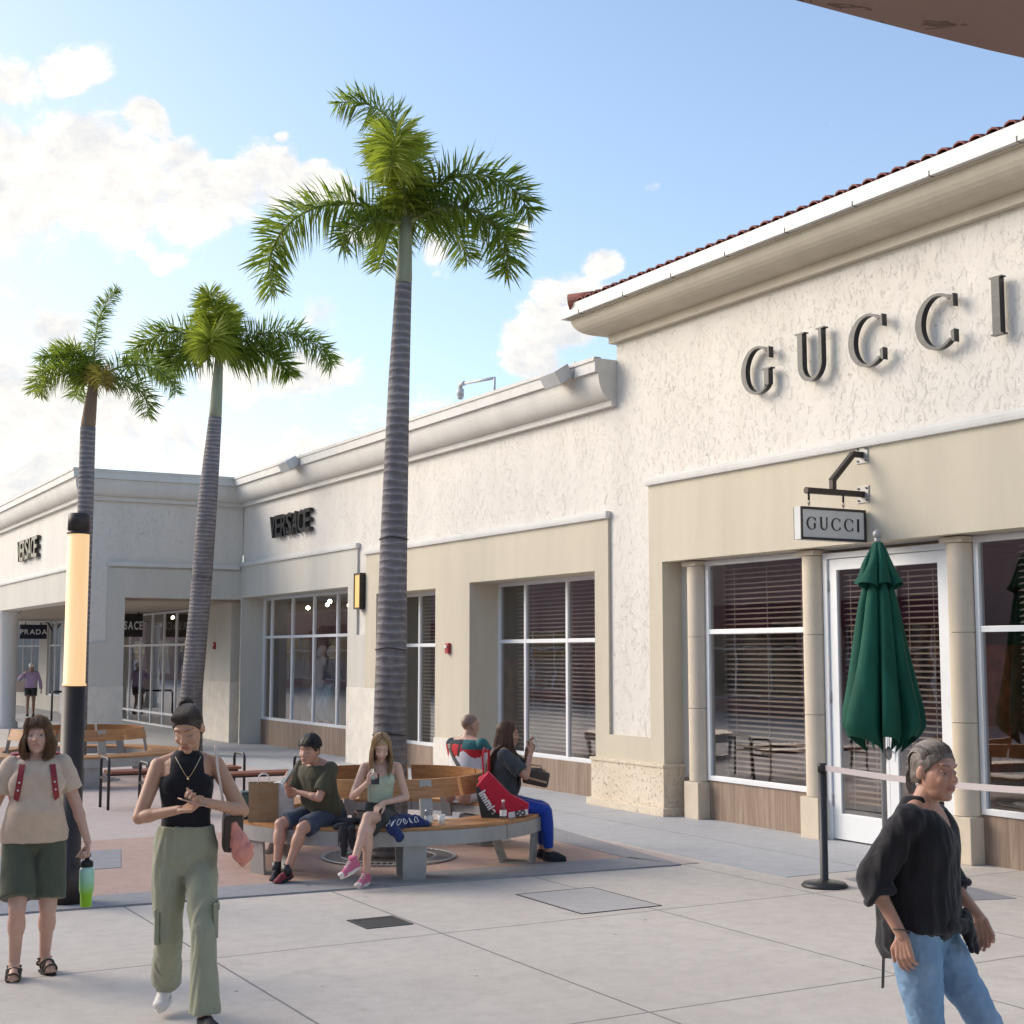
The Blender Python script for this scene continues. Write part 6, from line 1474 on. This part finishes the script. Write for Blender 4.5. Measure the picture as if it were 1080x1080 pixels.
# red tote with stripes
tt = thing('tote_bag', 'red tote with white lettering and striped side leaning against the woman in blue leggings', 'bag', (6.38,11.30,.4525), -R(29.5))
pr = MB(); out = [(-.25,.0),(-.30,.28),(-.20,.40),(.0,.20),(.16,.12),(.15,.03),(.02,.0)]
me = remesh([MB().prism([(x,z) for x,z in out], 1, -.16, -.03), rcap((-.26,-.10,.33),(-.20,-.10,.37),.03,.03)], .006, 4); wrinkle(me, .008, 20, .2)
redc = cloth('bright_red_tote', (.50,.015,.04), .65, 5, .12, .01, 8)
link_mesh(me, 'bag_body', redc, tt)
pn = MB().prism([(-.262,.0),(-.315,.27),(-.285,.27),(-.17,.06),(-.02,-.0)], 1, -.178, -.166).build('side_panel', M['black'], tt)
ls, w_t = text_mesh('immie', .095, .004, .004, .9, .5)
for mb in ls:
    mb.xf(Matrix.Translation((-.285,-.182,.215)) @ Matrix.Rotation(R(58),4,'Y')); mb.build('letter', papw, tt)
pn = MB().prism([(-.02,.0),(-.02,.045),(.15,.075),(.155,.03),(.02,-.0)], 1, -.176, -.166).build('hem_panel', papw, tt)
ls, w_t = text_mesh('DO', .06, .004, .004, .9, .5)
for mb in ls: mb.xf(Matrix.Translation((.045,-.180,.012)) @ Matrix.Rotation(-R(12),4,'Y')); mb.build('letter', M['black'], tt)
MB().tube([(-.24,-.10,.34),(-.255,-.06,.52),(-.24,.02,.60),(-.20,.08,.58),(-.2,.06,.36)], .012, 8, flat=.4).build('strap', redc, tt)
bb = thing('small_bottle', 'small clear bottle standing in front of the red tote', 'bottle', (6.18,11.08,.4525)); MB().lathe((0,0,0), [(0,0),(.028,0),(.03,.01),(.03,.10),(.012,.135),(.012,.15),(0,.15)], 20).build('bottle_body', M['clear'], bb); MB().lathe((0,0,0), [(.0305,.03),(.0305,.08)], 20).build('label_band', papw, bb)
MB().lathe((0,0,0), [(0,.151),(.014,.151),(.014,.168),(0,.168)], 14).build('bottle_cap', papw, bb)
hbg = thing('handbag', 'dark brown handbag with tan trim on the lap of the woman in blue leggings', 'bag', (6.70,11.42,.70), -R(29.5)); me = remesh([MB().box(-.12,-.08,0,.12,.08,.14,.03).xf(Matrix.Rotation(R(12),4,'Y')), ell((0,0,.12),(.11,.06,.04))], .007, 3)
link_mesh(me, 'bag_body', dkb, hbg); tan = mat('tan_leather', (.45,.28,.16), .6)
MB().bar((-.12,-.090,.09),(.11,-.090,.03),.006,.02,(0,0,1)).build('trim', tan, hbg); MB().tube([(-.09,-.05,.15),(-.05,-.06,.19),(.05,-.06,.18),(.10,-.05,.11)], .008, 8).build('handle', tan, hbg)
SKY_SAT=1.0; SKY_STR=.15; CLOUD_B=3.8; SUN_E=1.6; SUN_A=34; EXPO=.80
# ------------------------------------------------------------------ world, sun, camera
w = bpy.data.worlds.new('World'); sc.world = w; w.use_nodes = True; nt = w.node_tree; nt.nodes.clear()
SD = V((-.60, .66, .50)).normalized()          # towards the sun
elev = math.asin(SD.z); rot = math.atan2(SD.x, SD.y)
out = N(nt, 'ShaderNodeOutputWorld'); bg = N(nt, 'ShaderNodeBackground')
sky = N(nt, 'ShaderNodeTexSky', sky_type='NISHITA'); sky.sun_disc = False; sky.sun_elevation = elev; sky.sun_rotation = rot
sky.air_density = 1.0; sky.dust_density = 1.6; sky.ozone_density = 1.0; sky.altitude = 0
tc = N(nt, 'ShaderNodeTexCoord'); dv = tc.outputs['Generated']
CLOUDS = [(0.1278, 0.9442, 0.3034, 0.0737, 1.0), (0.1738, 0.938, 0.2998, 0.0636, 1.0), (0.2135, 0.9257, 0.3124, 0.0536, 1.0), (0.2333, 0.9087, 0.3461, 0.0201, 0.9), (0.1841, 0.9109, 0.3693, 0.0255, 0.75), (0.1509, 0.9208, 0.3598, 0.0268, 0.9), (0.2558, 0.9084, 0.3307, 0.0268, 0.9), (0.2763, 0.9102, 0.3085, 0.0415, 1.0), (0.3137, 0.894, 0.3199, 0.0402, 1.0), (0.3464, 0.8813, 0.3216, 0.0281, 0.95), (0.222, 0.932, 0.2864, 0.0402, 0.95), (0.2694, 0.9183, 0.29, 0.0301, 0.9), (0.5101, 0.821, 0.2564, 0.0281, 1.0), (0.5257, 0.8061, 0.2718, 0.0188, 1.0), (0.5052, 0.8323, 0.2279, 0.0335, 1.0), (0.4857, 0.845, 0.2235, 0.0228, 0.95), (0.5238, 0.8182, 0.2372, 0.0335, 1.0), (0.4935, 0.8452, 0.2054, 0.0268, 1.0), (0.5469, 0.8179, 0.1789, 0.0402, 0.9), (0.173, 0.9723, 0.157, 0.0737, 0.8), (0.2259, 0.9599, 0.1661, 0.0536, 0.75), (0.3084, 0.9303, 0.1985, 0.0368, 0.7), (0.3576, 0.9136, 0.1938, 0.0335, 0.7), (0.1927, 0.9576, 0.2141, 0.0268, 0.75), (0.2456, 0.9432, 0.2238, 0.0268, 0.6), (0.1653, 0.9829, 0.0815, 0.0804, 0.9), (0.2823, 0.9496, 0.1364, 0.0536, 0.8), (0.3755, 0.92, 0.1124, 0.0603, 0.8), (0.4205, 0.892, 0.1658, 0.0402, 0.55), (0.2508, 0.9307, 0.2662, 0.0121, 0.6), (0.2665, 0.9283, 0.2592, 0.0107, 0.5), (0.3637, 0.9037, 0.2261, 0.0147, 0.6), (0.4735, 0.8303, 0.294, 0.0134, 0.5), (0.4233, 0.8616, 0.28, 0.0174, 0.55), (0.3729, 0.885, 0.2787, 0.0188, 0.6), (0.3162, 0.8801, 0.3542, 0.008, 0.5), (0.5543, 0.7687, 0.3191, 0.008, 0.4), (0.065, 0.9403, 0.3341, 0.0603, 1.0), (0.0122, 0.9669, 0.2548, 0.0938, 1.0), (0.8161, 0.5305, 0.2293, 0.0804, 1.0), (0.8634, 0.442, 0.2434, 0.1005, 0.9)]

n0 = N(nt, 'ShaderNodeTexNoise'); n0.inputs['Scale'].default_value = 9; n0.inputs['Detail'].default_value = 3
L(nt, dv, n0.inputs['Vector'])
def vm(op, a, b):
    m = N(nt, 'ShaderNodeVectorMath', operation=op)
    for i, v in ((0, a), (1, b)):
        if hasattr(v, 'links'): L(nt, v, m.inputs[i])
        else: m.inputs[i].default_value = v
    return m
wob = vm('SCALE', vm('SUBTRACT', n0.outputs['Color'], (.5,.5,.5)).outputs[0], (0,0,0)); wob.inputs['Scale'].default_value = .07
wv = vm('ADD', dv, wob.outputs[0]).outputs[0]
sv = vm('MULTIPLY', wv, (1,1,1.35)).outputs[0]
field = None
for (x, y, z, r, s) in CLOUDS:
    d = vm('DISTANCE', sv, (x, y, z*1.35)).outputs['Value']
    mr = N(nt, 'ShaderNodeMapRange', interpolation_type='SMOOTHSTEP'); L(nt, d, mr.inputs[0])
    mr.inputs[1].default_value = r*1.45; mr.inputs[2].default_value = r*.25; mr.inputs[3].default_value = 0; mr.inputs[4].default_value = s
    field = mr.outputs[0] if field is None else math_(nt, 'MAXIMUM', field, mr.outputs[0])
def cn(vec):
    a = ntex(nt, vec, 16, 11, .66, .12); return a
c1 = cn(sv)
off = vm('ADD', sv, tuple(SD*.012)).outputs[0]; c2 = cn(off)
dens = math_(nt, 'ADD', field, math_(nt, 'MULTIPLY', math_(nt, 'SUBTRACT', c1, .5), 2.1))
alpha = ramp(nt, dens, [(.34,0.),(.47,.28),(.57,.80),(.72,1.)])
# self-shading of the cloud from its density gradient towards the sun and its thickness
shade = math_(nt, 'ADD', math_(nt, 'MULTIPLY', math_(nt, 'SUBTRACT', c1, c2), 2.2), .62)
shade = math_(nt, 'SUBTRACT', shade, math_(nt, 'MULTIPLY', math_(nt, 'SUBTRACT', dens, .75), .18))
ccol = ramp(nt, shade, [(.25,(.80,.82,.86)),(.60,(1.02,1.0,.96)),(.9,(1.2,1.16,1.09))])
hsv = N(nt, 'ShaderNodeHueSaturation'); hsv.inputs['Saturation'].default_value = SKY_SAT; hsv.inputs['Value'].default_value = 1.; L(nt, sky.outputs[0], hsv.inputs['Color'])
skyc = hsv.outputs[0]
gd = vm('DISTANCE', vm('MULTIPLY', dv, (1,1,1.5)).outputs[0], (-.06,.97,.26)).outputs['Value']
gm = N(nt, 'ShaderNodeMapRange', interpolation_type='SMOOTHERSTEP'); L(nt, gd, gm.inputs[0]); gm.inputs[1].default_value = .62; gm.inputs[2].default_value = .05; gm.inputs[3].default_value = 0; gm.inputs[4].default_value = .42
skyc = mixc(nt, gm.outputs[0], skyc, (3.5,3.35,3.05))
cl = mixc(nt, 1., ccol, (CLOUD_B,CLOUD_B,CLOUD_B), 'MULTIPLY')
L(nt, mixc(nt, alpha, skyc, cl), bg.inputs['Color']); bg.inputs['Strength'].default_value = SKY_STR
L(nt, bg.outputs[0], out.inputs['Surface'])
sd = bpy.data.lights.new('sun', 'SUN'); sd.energy = SUN_E; sd.angle = R(SUN_A); sd.color = (1., .90, .76)
so = bpy.data.objects.new('sun', sd); col.objects.link(so); so.rotation_euler = (-SD).to_track_quat('-Z', 'Y').to_euler(); so.location = (0,0,30)
cam = bpy.data.cameras.new('camera'); co = bpy.data.objects.new('camera', cam); col.objects.link(co); sc.camera = co
cam.sensor_width = 36; cam.lens = 1493/1080*36; cam.clip_end = 2000; cam.clip_start = .05
co.location = (0,0,1.9); co.rotation_euler = (R(90)+math.atan(150/1493), 0, R(-29.5))
sc.view_settings.view_transform = 'Standard'; sc.view_settings.look = 'None'; sc.view_settings.gamma = 1; sc.view_settings.exposure = EXPO
sc.render.resolution_x = sc.render.resolution_y = 1024
